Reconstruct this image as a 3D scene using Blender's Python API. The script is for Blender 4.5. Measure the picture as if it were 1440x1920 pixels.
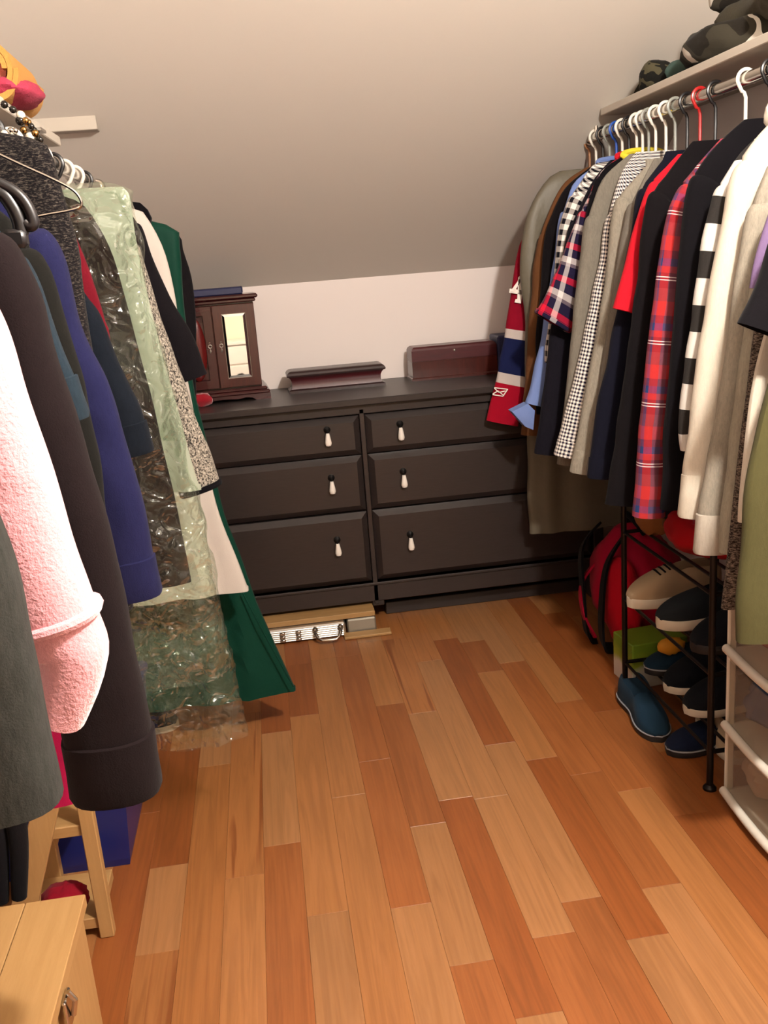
import bpy, math, random
from mathutils import Vector, Matrix, noise
random.seed(7)
for o in list(bpy.data.objects): bpy.data.objects.remove(o)
scn = bpy.context.scene
COL = scn.collection
PI = math.pi

# ------------------------------------------------------------------ camera
F_PX, CX, CY, EYE = 1750.0, 720.0, 960.0, 1.36
YAW, PIT, ROL = [math.radians(a) for a in (6.643, 15.111, 4.489)]
_f = Vector((math.sin(YAW)*math.cos(PIT), math.cos(YAW)*math.cos(PIT), -math.sin(PIT)))
_x = Vector((math.cos(YAW), -math.sin(YAW), 0)); _u = _x.cross(_f)
AX = math.cos(ROL)*_x - math.sin(ROL)*_u
AU = math.sin(ROL)*_x + math.cos(ROL)*_u
AF = _f
cam_data = bpy.data.cameras.new('camera'); cam = bpy.data.objects.new('camera', cam_data); COL.objects.link(cam)
cam_data.sensor_fit = 'VERTICAL'; cam_data.sensor_height = 24.0; cam_data.lens = F_PX/1920*24.0
cam_data.clip_start = 0.02
m = Matrix.Identity(4)
for i in range(3): m[i][0], m[i][1], m[i][2] = AX[i], AU[i], -AF[i]
m[2][3] = EYE
cam.matrix_world = m
scn.camera = cam
def ray(px, py): return AX*(px-CX) + AU*(CY-py) + AF*F_PX
def atY(px, py, Y): r = ray(px, py); return Vector((0, 0, EYE)) + r*(Y/r.y)
def atX(px, py, X): r = ray(px, py); return Vector((0, 0, EYE)) + r*(X/r.x)
def atZ(px, py, Z): r = ray(px, py); return Vector((0, 0, EYE)) + r*((Z-EYE)/r.z)

# ------------------------------------------------------------------ world, light, exposure
w = bpy.data.worlds.new('world'); scn.world = w; w.use_nodes = True
w.node_tree.nodes['Background'].inputs[0].default_value = (1.0, 0.92, 0.84, 1)
w.node_tree.nodes['Background'].inputs[1].default_value = 0.0
LAMP = Vector((0.74, 0.68, 2.20))
ld = bpy.data.lights.new('ceiling_lamp_offscreen', 'POINT'); ld.energy = 150; ld.color = (1.0, 0.945, 0.87); ld.shadow_soft_size = 0.05
lo = bpy.data.objects.new('ceiling_lamp_offscreen', ld); lo.location = LAMP; COL.objects.link(lo)
scn.view_settings.view_transform = 'Standard'
try: scn.view_settings.look = 'None'
except Exception: pass
scn.view_settings.gamma = 1.0; scn.view_settings.use_curve_mapping = False
scn.view_settings.exposure = 0.55

# ------------------------------------------------------------------ node helpers
def lin(h):
    h = h.lstrip('#'); c = [int(h[i:i+2], 16)/255 for i in (0, 2, 4)]
    return tuple(((v+0.055)/1.055)**2.4 if v > 0.04045 else v/12.92 for v in c) + (1.0,)
class NT:
    def __init__(s, name):
        s.m = bpy.data.materials.new(name); s.m.use_nodes = True
        s.t = s.m.node_tree; s.b = s.t.nodes['Principled BSDF']; s.out = s.t.nodes['Material Output']
    def n(s, typ, **kw):
        nd = s.t.nodes.new(typ)
        for k, v in kw.items(): setattr(nd, k, v)
        return nd
    def l(s, a, b): s.t.links.new(a, b)
    def math(s, op, a, b=None, clamp=False):
        nd = s.n('ShaderNodeMath', operation=op, use_clamp=clamp)
        for i, v in enumerate((a, b)):
            if v is None: continue
            if isinstance(v, (int, float)): nd.inputs[i].default_value = v
            else: s.l(v, nd.inputs[i])
        return nd.outputs[0]
    def mix(s, f, a, b, mode='MIX'):
        nd = s.n('ShaderNodeMix', data_type='RGBA', blend_type=mode)
        for i, v in ((0, f), (6, a), (7, b)):
            if isinstance(v, (int, float)): nd.inputs[i].default_value = v
            elif isinstance(v, tuple): nd.inputs[i].default_value = v
            else: s.l(v, nd.inputs[i])
        return nd.outputs[2]
    def coord(s, kind='UV', scale=(1, 1, 1)):
        tc = s.n('ShaderNodeTexCoord'); mp = s.n('ShaderNodeMapping'); s.l(tc.outputs[kind], mp.inputs[0])
        mp.inputs['Scale'].default_value = scale
        return mp.outputs[0]
    def noise(s, vec, scale, detail=3, rough=0.6, dist=0.0):
        nd = s.n('ShaderNodeTexNoise'); s.l(vec, nd.inputs['Vector'])
        nd.inputs['Scale'].default_value = scale; nd.inputs['Detail'].default_value = detail
        nd.inputs['Roughness'].default_value = rough; nd.inputs['Distortion'].default_value = dist
        return nd.outputs[0]
    def ramp(s, fac, stops, interp='LINEAR'):
        nd = s.n('ShaderNodeValToRGB'); cr = nd.color_ramp; cr.interpolation = interp
        while len(cr.elements) < len(stops): cr.elements.new(0.5)
        for e, (p, c) in zip(cr.elements, stops): e.position = p; e.color = c if isinstance(c, tuple) else lin(c)
        s.l(fac, nd.inputs[0]); return nd.outputs[0]
    def bump(s, h, strength=0.3, dist=0.002):
        nd = s.n('ShaderNodeBump'); nd.inputs['Strength'].default_value = strength; nd.inputs['Distance'].default_value = dist
        s.l(h, nd.inputs['Height']); s.l(nd.outputs[0], s.b.inputs['Normal'])
    def set(s, **kw):
        for k, v in kw.items():
            i = s.b.inputs[k.replace('_', ' ')]
            if isinstance(v, (int, float, tuple)): i.default_value = v
            else: s.l(v, i)
        return s.m
def plain(name, hexc, rough=0.6, metal=0.0, spec=0.5, var=0.06, vscale=6.0):
    t = NT(name); v = t.noise(t.coord('Object'), vscale, 4)
    c = lin(hexc); d = tuple(x*(1-var*2) for x in c[:3])+(1,)
    return t.set(Base_Color=t.mix(v, d, tuple(min(1, x*(1+var)) for x in c[:3])+(1,)), Roughness=rough, Metallic=metal, Specular_IOR_Level=spec)
def weave(t, col, rough=0.9, bscale=520, bstr=0.35, sheen=0.03):
    oc = t.coord('Object')
    n1 = t.noise(oc, bscale, 2); n2 = t.noise(t.coord('Object', (1, 1, .45)), 13, 3, .5, .6)
    t.bump(t.math('ADD', n1, t.math('MULTIPLY', n2, 5.0)), bstr, 0.0015)
    return t.set(Base_Color=col, Roughness=rough, Specular_IOR_Level=0.06, Sheen_Weight=sheen)
def fabric(name, hexc, heather=0.0, rough=0.9, bscale=520, bstr=0.35, sheen=0.03, hs=(900, 240)):
    t = NT(name); c = lin(hexc); oc = t.coord('Object')
    base = t.mix(t.noise(oc, 7, 3), tuple(x*.88 for x in c[:3])+(1,), tuple(min(1, x*1.1) for x in c[:3])+(1,))
    if heather:
        h = t.noise(t.coord('Object', (1, 1, .25)), hs[1], 3, .8)
        f = t.math('MULTIPLY', t.math('SUBTRACT', h, 0.5), 2.2*heather); f = t.math('ADD', f, 0.5, True)
        base = t.mix(f, tuple(x*.35 for x in c[:3])+(1,), tuple(min(1, x*1.75) for x in c[:3])+(1,))
    return weave(t, base, rough, bscale, bstr, sheen)
def sep_uv(t):
    s = t.n('ShaderNodeSeparateXYZ'); s_in = t.coord('UV'); t.l(s_in, s.inputs[0]); return s.outputs[0], s.outputs[1]
def fract(t, v, period, off=0.0): return t.math('FRACT', t.math('ADD', t.math('DIVIDE', v, period), off+50.0))
def gingham(name, dark, light, period):
    t = NT(name); u, v = sep_uv(t)
    a = t.math('GREATER_THAN', fract(t, u, period), 0.5); b = t.math('GREATER_THAN', fract(t, v, period), 0.5)
    f = t.math('MULTIPLY', t.math('ADD', a, b), 0.5)
    d, l = lin(dark), lin(light)
    mid = tuple((x*.6+y*.4) for x, y in zip(d, l))
    return weave(t, t.ramp(f, [(0, l), (.3, mid), (.8, d)], 'CONSTANT'))
def plaid(name, su, sv, pu, pv, offu=0, offv=0, lines=None):
    t = NT(name); u, v = sep_uv(t)
    cu = t.ramp(fract(t, u, pu, offu), su, 'CONSTANT'); fv = fract(t, v, pv, offv); cv = t.ramp(fv, sv, 'CONSTANT')
    c = t.mix(0.5, cu, cv)
    if lines:
        for (a, b) in lines:
            g = t.math('MULTIPLY', t.math('GREATER_THAN', fv, a), t.math('LESS_THAN', fv, b))
            c = t.mix(t.math('MULTIPLY', g, 0.8), c, lin('#e8dcd8'))
    return weave(t, c)
def vbands(name, stops, total):
    t = NT(name); u, v = sep_uv(t)
    return weave(t, t.ramp(t.math('DIVIDE', v, total), stops, 'CONSTANT'), bscale=380)
def stripes(name, a, b, period, off=0):
    t = NT(name); u, v = sep_uv(t)
    return weave(t, t.mix(t.math('GREATER_THAN', fract(t, v, period, off), .5), lin(a), lin(b)))
def tweed(name, dark, light, scale=330, thr=.5, aniso=(1, 1, 1)):
    t = NT(name); h = t.noise(t.coord('Object', aniso), scale, 4, .75)
    return weave(t, t.ramp(h, [(thr-.12, lin(dark)), (thr+.12, lin(light))]), bstr=.6)
def wood(name, a, b, rough=.35, axis=(18, 18, 1.2), scale=3, dist=1.0, coat=0.0, spec=.5):
    t = NT(name); h = t.noise(t.coord('Object', axis), scale, 5, .6, dist)
    g = t.noise(t.coord('Object', tuple(x*5 for x in axis)), scale*3, 3)
    h2 = t.math('ADD', t.math('MULTIPLY', h, .75), t.math('MULTIPLY', g, .25))
    t.bump(h2, .12, .001)
    return t.set(Base_Color=t.ramp(h2, [(.3, a), (.7, b)]), Roughness=rough, Coat_Weight=coat, Specular_IOR_Level=spec)

# ------------------------------------------------------------------ mesh helpers
class MB:
    def __init__(s): s.v, s.f, s.uv = [], [], []
    def add(s, vs, fs, uv=None):
        k = len(s.v); s.v += [Vector(p) for p in vs]; s.f += [tuple(i+k for i in f) for f in fs]
        s.uv += list(uv) if uv else [(0, 0)]*len(vs); return s
    def box(s, c, d, rz=0, bev=0.0, M=None):
        x, y, z = d[0]/2, d[1]/2, d[2]/2
        if bev <= 0:
            P = [(i*x, j*y, k*z) for k in (-1, 1) for j in (-1, 1) for i in (-1, 1)]
            Fc = [(0, 2, 3, 1), (4, 5, 7, 6), (0, 1, 5, 4), (2, 6, 7, 3), (0, 4, 6, 2), (1, 3, 7, 5)]
        else:
            b = min(bev, x*.95, y*.95, z*.95); P = []; 
            for zz, ins in ((-z, b), (-z+b, 0), (z-b, 0), (z, b)):
                q = b
                ring = [(-x+ins, -y+q), (-x+q, -y+ins), (x-q, -y+ins), (x-ins, -y+q), (x-ins, y-q), (x-q, y-ins), (-x+q, y-ins), (-x+ins, y-q)]
                P += [(a, c2, zz) for a, c2 in ring]
            Fc = [tuple(range(7, -1, -1)), tuple(range(24, 32))]
            for r in range(3):
                for i in range(8): j = (i+1) % 8; Fc.append((r*8+i, r*8+j, r*8+8+j, r*8+8+i))
        R = M or Matrix.Rotation(rz, 3, 'Z'); c = Vector(c)
        return s.add([c + R @ Vector(p) for p in P], Fc)
    def tube(s, path, rad, n=10, cap=True, closed=False, flat=None):
        path = [Vector(p) for p in path]; N = len(path)
        if not hasattr(rad, '__len__'): rad = [rad]*N
        vs, fs, uv = [], [], []; up = None; dist = 0
        for i, p in enumerate(path):
            if closed: t = path[(i+1) % N]-path[i-1]
            else: t = path[min(i+1, N-1)]-path[max(i-1, 0)]
            if t.length < 1e-9: t = Vector((0, 0, 1))
            t.normalize()
            if up is None:
                up = Vector((0, 0, 1)) if abs(t.z) < .9 else Vector((0, 1, 0))
            up = up - t*up.dot(t)
            if up.length < 1e-6: up = t.orthogonal()
            up.normalize()
            sd = t.cross(up)
            if i: dist += (p-path[i-1]).length
            for k in range(n):
                a = 2*PI*k/n; vs.append(p + (sd*math.cos(a) + up*math.sin(a))*rad[i]); uv.append((k/n*2*PI*rad[i], dist))
        M_ = N if closed else N-1
        for i in range(M_):
            for k in range(n):
                a, b = i*n+k, i*n+(k+1) % n; c, d = ((i+1) % N)*n+(k+1) % n, ((i+1) % N)*n+k
                fs.append((a, b, c, d))
        if cap and not closed: fs += [tuple(range(n-1, -1, -1)), tuple(range((N-1)*n, N*n))]
        return s.add(vs, fs, uv)
    def lathe(s, prof, c, n=20, M=None, sy=1.0):
        vs = []; c = Vector(c); R = M or Matrix.Identity(3)
        for r, z in prof:
            for k in range(n): a = 2*PI*k/n; vs.append(c + R @ Vector((r*math.cos(a), r*sy*math.sin(a), z)))
        fs = []
        for i in range(len(prof)-1):
            for k in range(n): fs.append((i*n+k, i*n+(k+1) % n, (i+1)*n+(k+1) % n, (i+1)*n+k))
        fs += [tuple(range(n-1, -1, -1)), tuple(range((len(prof)-1)*n, len(prof)*n))]
        return s.add(vs, fs)
    def sphere(s, c, r, n=12, sc=(1, 1, 1), fn=None):
        vs, fs, uv = [], [], []; c = Vector(c); m2 = n*2
        for i in range(n+1):
            th = PI*i/n
            for k in range(m2):
                a = 2*PI*k/m2; d = Vector((math.sin(th)*math.cos(a), math.sin(th)*math.sin(a), math.cos(th)))
                q = r*(fn(d) if fn else 1.0)
                vs.append(c + Vector((d.x*sc[0], d.y*sc[1], d.z*sc[2]))*q); uv.append((a*r, th*r))
        for i in range(n):
            for k in range(m2): fs.append((i*m2+k, (i+1)*m2+k, (i+1)*m2+(k+1) % m2, i*m2+(k+1) % m2))
        return s.add(vs, fs, uv)
    def prism(s, poly, thick, M, c):       # polygon (a,b) extruded along local z
        n = len(poly); c = Vector(c)
        vs = [c + M @ Vector((a, b, -thick/2)) for a, b in poly] + [c + M @ Vector((a, b, thick/2)) for a, b in poly]
        fs = [tuple(range(n-1, -1, -1)), tuple(range(n, 2*n))] + [(i, (i+1) % n, n+(i+1) % n, n+i) for i in range(n)]
        return s.add(vs, fs)
    def grid(s, fn, nu, nv, wrap=False, uvf=None):
        vs, uv, fs = [], [], []
        for j in range(nv+1):
            for i in range(nu + (0 if wrap else 1)):
                vs.append(fn(i/nu, j/nv)); uv.append(uvf(i/nu, j/nv) if uvf else (i/nu, j/nv))
        W = nu if wrap else nu+1
        for j in range(nv):
            for i in range(nu):
                a = j*W+i; b = j*W+(i+1) % W; fs.append((a, b, b+W, a+W))
        return s.add(vs, fs, uv)
    def build(s, name, mat, parent=None, smooth=True, angle=40):
        me = bpy.data.meshes.new(name)
        if parent is not None:
            org = wloc(parent)
        else:
            xs = [p.x for p in s.v]; ys = [p.y for p in s.v]; zs = [p.z for p in s.v]
            org = Vector(((min(xs)+max(xs))/2, (min(ys)+max(ys))/2, min(zs)))
        me.from_pydata([tuple(p-org) for p in s.v], [], s.f)
        uvl = me.uv_layers.new(name='UVMap')
        li = [0]*len(me.loops); me.loops.foreach_get('vertex_index', li)
        uvl.data.foreach_set('uv', [c for i in li for c in s.uv[i]])
        me.materials.append(mat)
        if smooth:
            me.polygons.foreach_set('use_smooth', [True]*len(me.polygons))
            try: me.set_sharp_from_angle(angle=math.radians(angle))
            except Exception: pass
        me.validate(); me.update()
        o = bpy.data.objects.new(name, me); COL.objects.link(o)
        if parent is not None: o.parent = parent
        else: o.location = org
        return o
def wloc(o):
    p = o.location.copy()
    while o.parent: o = o.parent; p += o.location
    return p
def tag(o, label, cat, group=None):
    o['label'] = label; o['category'] = cat
    if group: o['group'] = group
    return o
def thing(name, label, cat, loc=(0, 0, 0), group=None):
    o = bpy.data.objects.new(name, None); COL.objects.link(o); o.location = loc; o.empty_display_size = .05
    return tag(o, label, cat, group)
def struct(o): o['kind'] = 'structure'; return o
def arc(c, r, a0, a1, n, ax=Vector((1, 0, 0)), ay=Vector((0, 0, 1))):
    return [Vector(c)+ax*(r*math.cos(a0+(a1-a0)*i/n))+ay*(r*math.sin(a0+(a1-a0)*i/n)) for i in range(n+1)]
def interp(pts, t):                         # polyline by fraction
    if t <= 0: return pts[0]
    if t >= 1: return pts[-1]
    L = [0]
    for a, b in zip(pts, pts[1:]): L.append(L[-1]+math.dist(a, b))
    d = t*L[-1]
    for i in range(len(pts)-1):
        if d <= L[i+1]:
            k = (d-L[i])/max(1e-9, L[i+1]-L[i]); return tuple(a+(b-a)*k for a, b in zip(pts[i], pts[i+1]))
    return pts[-1]
def smoothed(pts, n=40):                     # Catmull-Rom resample
    out = []; P = [pts[0]]+list(pts)+[pts[-1]]
    seg = len(pts)-1
    for i in range(n+1):
        t = i/n*seg; k = min(int(t), seg-1); u = t-k
        a, b, c, d = [Vector(q) for q in P[k:k+4]]
        out.append(.5*((2*b)+(c-a)*u+(2*a-5*b+4*c-d)*u*u+(3*b-a-3*c+d)*u**3))
    return out
def nz(x, y, z): return noise.noise(Vector((x, y, z)))

# ------------------------------------------------------------------ room shell
WX0, WX1, WY0, WY1 = -0.80, 1.50, -1.70, 3.88
KNEE, SLOPE, FLAT = 1.295, 0.70, 2.35
YF = WY1-(FLAT-KNEE)/SLOPE
def wallmat(name, hexc, rough=.75):
    t = NT(name); oc = t.coord('Object'); h = t.noise(oc, 170, 3); t.bump(h, .12, .001)
    c = lin(hexc); return t.set(Base_Color=t.mix(t.noise(oc, 1.3, 2), tuple(x*.97 for x in c[:3])+(1,), c), Roughness=rough, Specular_IOR_Level=.25)
M_WALL = wallmat('painted_wall_white', '#eee2dd'); M_CEIL = wallmat('painted_ceiling_beige', '#d3cabf'); M_TRIM = plain('painted_board_taupe', '#c2b8aa', .55)
def slab(name, c, d, mat): return struct(MB().box(c, d).build(name, mat, smooth=False))
slab('wall_back', ((WX0+WX1)/2, WY1+.05, KNEE/2+.1), (WX1-WX0+.2, .1, KNEE+.2+.2), M_WALL)
slab('wall_left', (WX0-.05, (WY0+WY1)/2, 1.2), (.1, WY1-WY0+.2, 2.6), M_WALL)
slab('wall_right', (WX1+.05, (WY0+WY1)/2, 1.2), (.1, WY1-WY0+.2, 2.6), M_WALL)
slab('wall_front', ((WX0+WX1)/2, WY0-.05, 1.2), (WX1-WX0+.2, .1, 2.6), wallmat('painted_wall_cream', '#e8dcc0'))
slab('ceiling', ((WX0+WX1)/2, (WY0+YF)/2, FLAT+.05), (WX1-WX0+.2, YF-WY0, .1), M_CEIL)
cs = MB(); n_ = Vector((0, SLOPE, 1)).normalized()*.08
a, b = Vector((WX0-.1, YF, FLAT)), Vector((WX0-.1, WY1+.1, KNEE-.1*SLOPE)); dx = Vector((WX1-WX0+.2, 0, 0))
cs.add([a, b, b+dx, a+dx, a+n_, b+n_, b+dx+n_, a+dx+n_], [(0, 1, 2, 3), (7, 6, 5, 4), (0, 4, 5, 1), (1, 5, 6, 2), (2, 6, 7, 3), (3, 7, 4, 0)])
struct(cs.build('ceiling_slope', M_CEIL, smooth=False))

# floor: strip boards, each a piece of its own
floor = slab('floor', ((WX0+WX1)/2, (WY0+WY1)/2, -.04), (WX1-WX0, WY1-WY0, .06), plain('subfloor_wood', '#7a5634', .8))
def plankmat(name, a, b, streak=0.0):
    t = NT(name); oi = t.n('ShaderNodeObjectInfo'); tc = t.n('ShaderNodeTexCoord')
    off = t.n('ShaderNodeVectorMath', operation='ADD'); t.l(tc.outputs['Object'], off.inputs[0])
    sc = t.n('ShaderNodeVectorMath', operation='SCALE'); t.l(oi.outputs['Random'], sc.inputs['Scale']); sc.inputs[0].default_value = (37, 19, 11)
    t.l(sc.outputs[0], off.inputs[1])
    def mp(scale): 
        q = t.n('ShaderNodeMapping'); q.inputs['Scale'].default_value = scale; t.l(off.outputs[0], q.inputs[0]); return q.outputs[0]
    g = t.noise(mp((60, 4.0, 1)), 1.0, 5, .65, 1.4); fine = t.noise(mp((260, 9, 1)), 1.0, 3, .6)
    h = t.math('ADD', t.math('MULTIPLY', g, .7), t.math('MULTIPLY', fine, .3))
    c = t.ramp(h, [(.28, a), (.72, b)])
    if streak:
        s = t.ramp(t.noise(mp((34, 1.1, 1)), 1.0, 2, .5, .8), [(.54, (0, 0, 0, 1)), (.60, (1, 1, 1, 1))])
        c = t.mix(t.math('MULTIPLY', s, streak), c, lin('#6a3517'))
    br = t.math('ADD', t.math('MULTIPLY', oi.outputs['Random'], .16), .92)
    hs = t.n('ShaderNodeHueSaturation'); t.l(br, hs.inputs['Value']); t.l(c, hs.inputs['Color'])
    cat = t.ramp(t.noise(mp((22, .9, 1)), 1.6, 3, .55, 2.2), [(.35, (.80, .78, .76, 1)), (.6, (1.06, 1.05, 1.04, 1))]); c = t.mix(.8, c, cat, 'MULTIPLY'); t.l(c, hs.inputs['Color'])
    t.bump(h, .05, .0006)
    return t.set(Base_Color=hs.outputs[0], Roughness=t.math('ADD', t.math('MULTIPLY', fine, .14), .30), Specular_IOR_Level=.45)
PM = [plankmat('maple_plank_pale', '#8f6139', '#986a44'), plankmat('maple_plank_honey', '#8e5d32', '#99653c'),
      plankmat('maple_plank_amber', '#8b562d', '#966135'), plankmat('plank_streaked', '#8e5930', '#996438', .7),
      plankmat('plank_brown', '#804924', '#8d552d'), plankmat('plank_russet', '#7a421f', '#874d25')]
RW, RX0 = .0905, -.124
fixed = {}                                   # boards read off the photograph: row, far end, near end, tone
for r, y1, y0, tn in [(-3, 2.57, 2.007, 5), (-3, 2.003, 1.712, 0), (-3, 1.706, 1.3, 3), (-2, 2.45, 1.0, 2), (-1, 2.75, 1.922, 3), (-1, 1.918, 1.2, 1), (0, 2.60, 2.03, 0), (0, 2.022, 1.2, 4),
                       (1, 3.08, 2.69, 5), (1, 2.685, 1.75, 1), (1, 1.745, 1.1, 0), (2, 3.1, 2.2, 1), (2, 2.195, 1.2, 1), (3, 3.10, 2.363, 4), (3, 2.357, 1.733, 4), (3, 1.728, 1.0, 0),
                       (4, 3.2, 2.69, 1), (4, 2.683, 2.02, 4), (4, 2.015, 1.54, 0), (4, 1.533, 1.0, 4), (5, 2.6, 2.115, 0), (5, 2.11, 1.382, 5), (5, 1.378, .9, 0), (6, 2.97, 2.1, 0), (6, 2.095, 1.58, 0), (6, 1.572, 1.0, 4),
                       (7, 3.14, 2.358, 5), (7, 2.353, 1.668, 0), (7, 1.663, 1.0, 4), (8, 3.09, 2.83, 4), (8, 2.825, 2.248, 1), (8, 2.243, 1.53, 5), (8, 1.525, .9, 0),
                       (9, 2.876, 2.145, 4), (9, 2.14, 1.67, 4), (9, 1.665, 1.0, 0), (10, 3.01, 2.553, 1), (10, 2.548, 2.04, 4), (10, 2.035, 1.3, 1), (11, 3.0, 2.46, 5), (11, 2.455, 1.9, 4), (11, 1.9, 1.3, 5),
                       (12, 2.46, 2.197, 1), (12, 2.19, 1.5, 5), (13, 2.6, 1.9, 5), (13, 1.89, 1.2, 5)]:
    fixed.setdefault(r, []).append((y0, y1, tn))
cache = {}
def plank(x0, x1, y0, y1, tn):
    wd, ln = round(x1-x0-.0003, 4), round(y1-y0-.0004, 4)
    key = (wd, ln, tn)
    if key not in cache:
        mb = MB().box((0, 0, 0), (wd, ln, .012), bev=0)
        me = bpy.data.meshes.new('plank'); b_ = .0004; x, y, z = wd/2, ln/2, .006
        me.from_pydata([(-x, -y, -z), (x, -y, -z), (x, y, -z), (-x, y, -z), (-x, -y, z-b_), (x, -y, z-b_), (x, y, z-b_), (-x, y, z-b_), (-x+b_, -y+b_, z), (x-b_, -y+b_, z), (x-b_, y-b_, z), (-x+b_, y-b_, z)], [],
                       [(3, 2, 1, 0), (0, 1, 5, 4), (1, 2, 6, 5), (2, 3, 7, 6), (3, 0, 4, 7), (4, 5, 9, 8), (5, 6, 10, 9), (6, 7, 11, 10), (7, 4, 8, 11), (8, 9, 10, 11)])
        me.materials.append(PM[tn]); cache[key] = me
    o = bpy.data.objects.new('plank', cache[key]); COL.objects.link(o); o.parent = floor
    o.location = Vector(((x0+x1)/2, (y0+y1)/2, -.006+random.uniform(-.0003, .0002)))-floor.location
for r in range(-8, 18):
    x0, x1 = max(WX0, RX0+RW*r), min(WX1, RX0+RW*(r+1))
    if x1-x0 < .01: continue
    fx = sorted(fixed.get(r, [])); segs = []; y = WY0
    for (a, b, tn) in fx+[(WY1, None, 0)]:
        while y < a-.02:
            L = random.choice((.45, .6, .8, 1.05)); e = y+L
            if e > a-.22: e = a
            segs.append((y, e, random.choices(range(6), (4, 5, 3, 1, 2, 3))[0])); y = e
        if b: segs.append((y, b, tn)); y = b
    for s0, s1, tn in segs: plank(x0, x1, s0, s1, tn)

# left-hand and right-hand shelves, rods, cleat
RXR, RZR = 1.20, 1.705        # right rail
RXL, RZL = -.42, 1.625        # left rail
mb = MB(); mb.box(((1.19+WX1)/2, .85, 1.772), (WX1-1.19, 4.66, .022), bev=.002)
sh = mb.build('closet_shelf', M_TRIM, smooth=False); tag(sh, 'long taupe painted shelf with camouflage clothes piled on it', 'shelf')
mb = MB(); mb.box(((WX0-.42)/2, .42, 1.69), (-.42-WX0, 4.1, .022), bev=.002)
sh = mb.build('closet_shelf', M_TRIM, smooth=False); tag(sh, 'taupe painted shelf carrying a rolled yellow towel', 'shelf')
mb = MB(); mb.box(((WX0-.415)/2, 3.135, 1.825), (-.415-WX0, .07, .046), bev=.002)
struct(mb.build('trim_1', M_TRIM, smooth=False))
M_CHROME = plain('polished_chrome', '#c9c4bc', .16, 1.0, var=.02)
def rail(x, z, y0, y1, label, knob):
    t = thing('clothes_rail', label, 'rail', (x, y1, z-.02))
    MB().tube([(x, y0, z), (x, y1, z)], .0155, 16).build('pole', M_CHROME, t)
    MB().lathe([(.0, 0), (.02, .002), (.024, .012), (.02, .024), (.008, .03)], (x, y1, z), 16, Matrix.Rotation(-PI/2, 3, 'X')).build('end_knob', M_CHROME, t)
    for yy in knob:
        mb = MB(); mb.tube([(x, yy, z+.012), (x, yy, z+.05)], .006, 8); mb.box((x, yy, z+.053), (.03, .05, .006)); mb.build('bracket', M_CHROME, t)
    return t
rail(RXR, RZR, WY0, 3.31, 'chrome clothes rail under the long shelf beside the shoe rack', (3.25, 1.2))
rail(RXL, RZL, WY0, 2.95, 'chrome clothes rail over the step ladder and blue tote', (2.2, 1.2))

# ceiling lamp that lights the closet (behind the camera)
t = thing('ceiling_lamp', 'bare bulb in a white porcelain ceiling lampholder', 'lamp', (LAMP.x, LAMP.y, FLAT))
MB().lathe([(.055, 0), (.055, -.012), (.03, -.03), (.024, -.045)], (LAMP.x, LAMP.y, FLAT), 24).build('lampholder', plain('porcelain_white', '#eeeae2', .25), t)
gm = NT('lamp_glass_frosted'); gm.set(Base_Color=(.9, .88, .82, 1), Roughness=.3)
MB().lathe([(.013, -.045), (.016, -.06), (.028, -.078), (.030, -.095)], (LAMP.x, LAMP.y, FLAT), 20).build('bulb', gm.m, t)

# ------------------------------------------------------------------ dresser
M_DRS = NT('dresser_black_brown'); _h = M_DRS.noise(M_DRS.coord('Object', (3, 3, 40)), 6, 4)
M_DRS.bump(_h, .08, .0006)
M_DRS = M_DRS.set(Base_Color=M_DRS.ramp(_h, [(.3, '#27201e'), (.7, '#2f2725')]), Roughness=.36, Specular_IOR_Level=.5)
M_CER = plain('ceramic_white', '#efe6dc', .18); M_BLK = plain('black_iron', '#141212', .45, .4)
DX0, DX1, DY, DZ, DB = -.57, 1.25, 3.372, .88, 3.875
dr = thing('dresser', 'wide black-brown six-drawer dresser against the low white wall', 'dresser', ((DX0+DX1)/2, DY, 0))
MB().box(((DX0+DX1)/2, (DY+DB)/2-.012, DZ-.0125), (DX1-DX0+.03, DB-DY+.022, .025), bev=.004).build('top', M_DRS, dr, smooth=False)
for x in (DX0+.02, DX1-.02): MB().box((x, (DY+DB)/2, .43), (.04, DB-DY, .85), bev=.002).build('side_panel', M_DRS, dr, smooth=False)
MB().box(((DX0+DX1)/2, (DY+DB)/2+.05, .47), (DX1-DX0-.06, DB-DY-.11, .72)).build('carcass', M_DRS, dr, smooth=False)
MB().box((.3385, DY+.02, .46), (.018, .04, .76), bev=.002).build('divider', M_DRS, dr, smooth=False)
MB().box(((DX0+DX1)/2, DY+.02, .84), (DX1-DX0-.08, .04, .036), bev=.002).build('top_rail', M_DRS, dr, smooth=False)
MB().box(((DX0+DX1)/2, DY+.02, .131), (DX1-DX0-.06, .04, .076), bev=.002).build('apron', M_DRS, dr, smooth=False)
MB().box(((DX0+DX1)/2, DY+.02, .163), (DX1-DX0-.06, .05, .012), bev=.003).build('apron_bead', M_DRS, dr, smooth=False)
MB().box((.345, DY+.03, .083), (.045, .05, .024), bev=.003).build('foot_block', M_DRS, dr, smooth=False)
for x in (DX0+.03, DX1-.03): MB().box((x, DY+.03, .05), (.06, .06, .1), bev=.003).build('foot', M_DRS, dr, smooth=False)
MB().box(((.36+DX1)/2, DY+.10, .025), (DX1-.36-.04, .03, .05), bev=.003).build('plinth_bar', M_DRS, dr, smooth=False)
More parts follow.
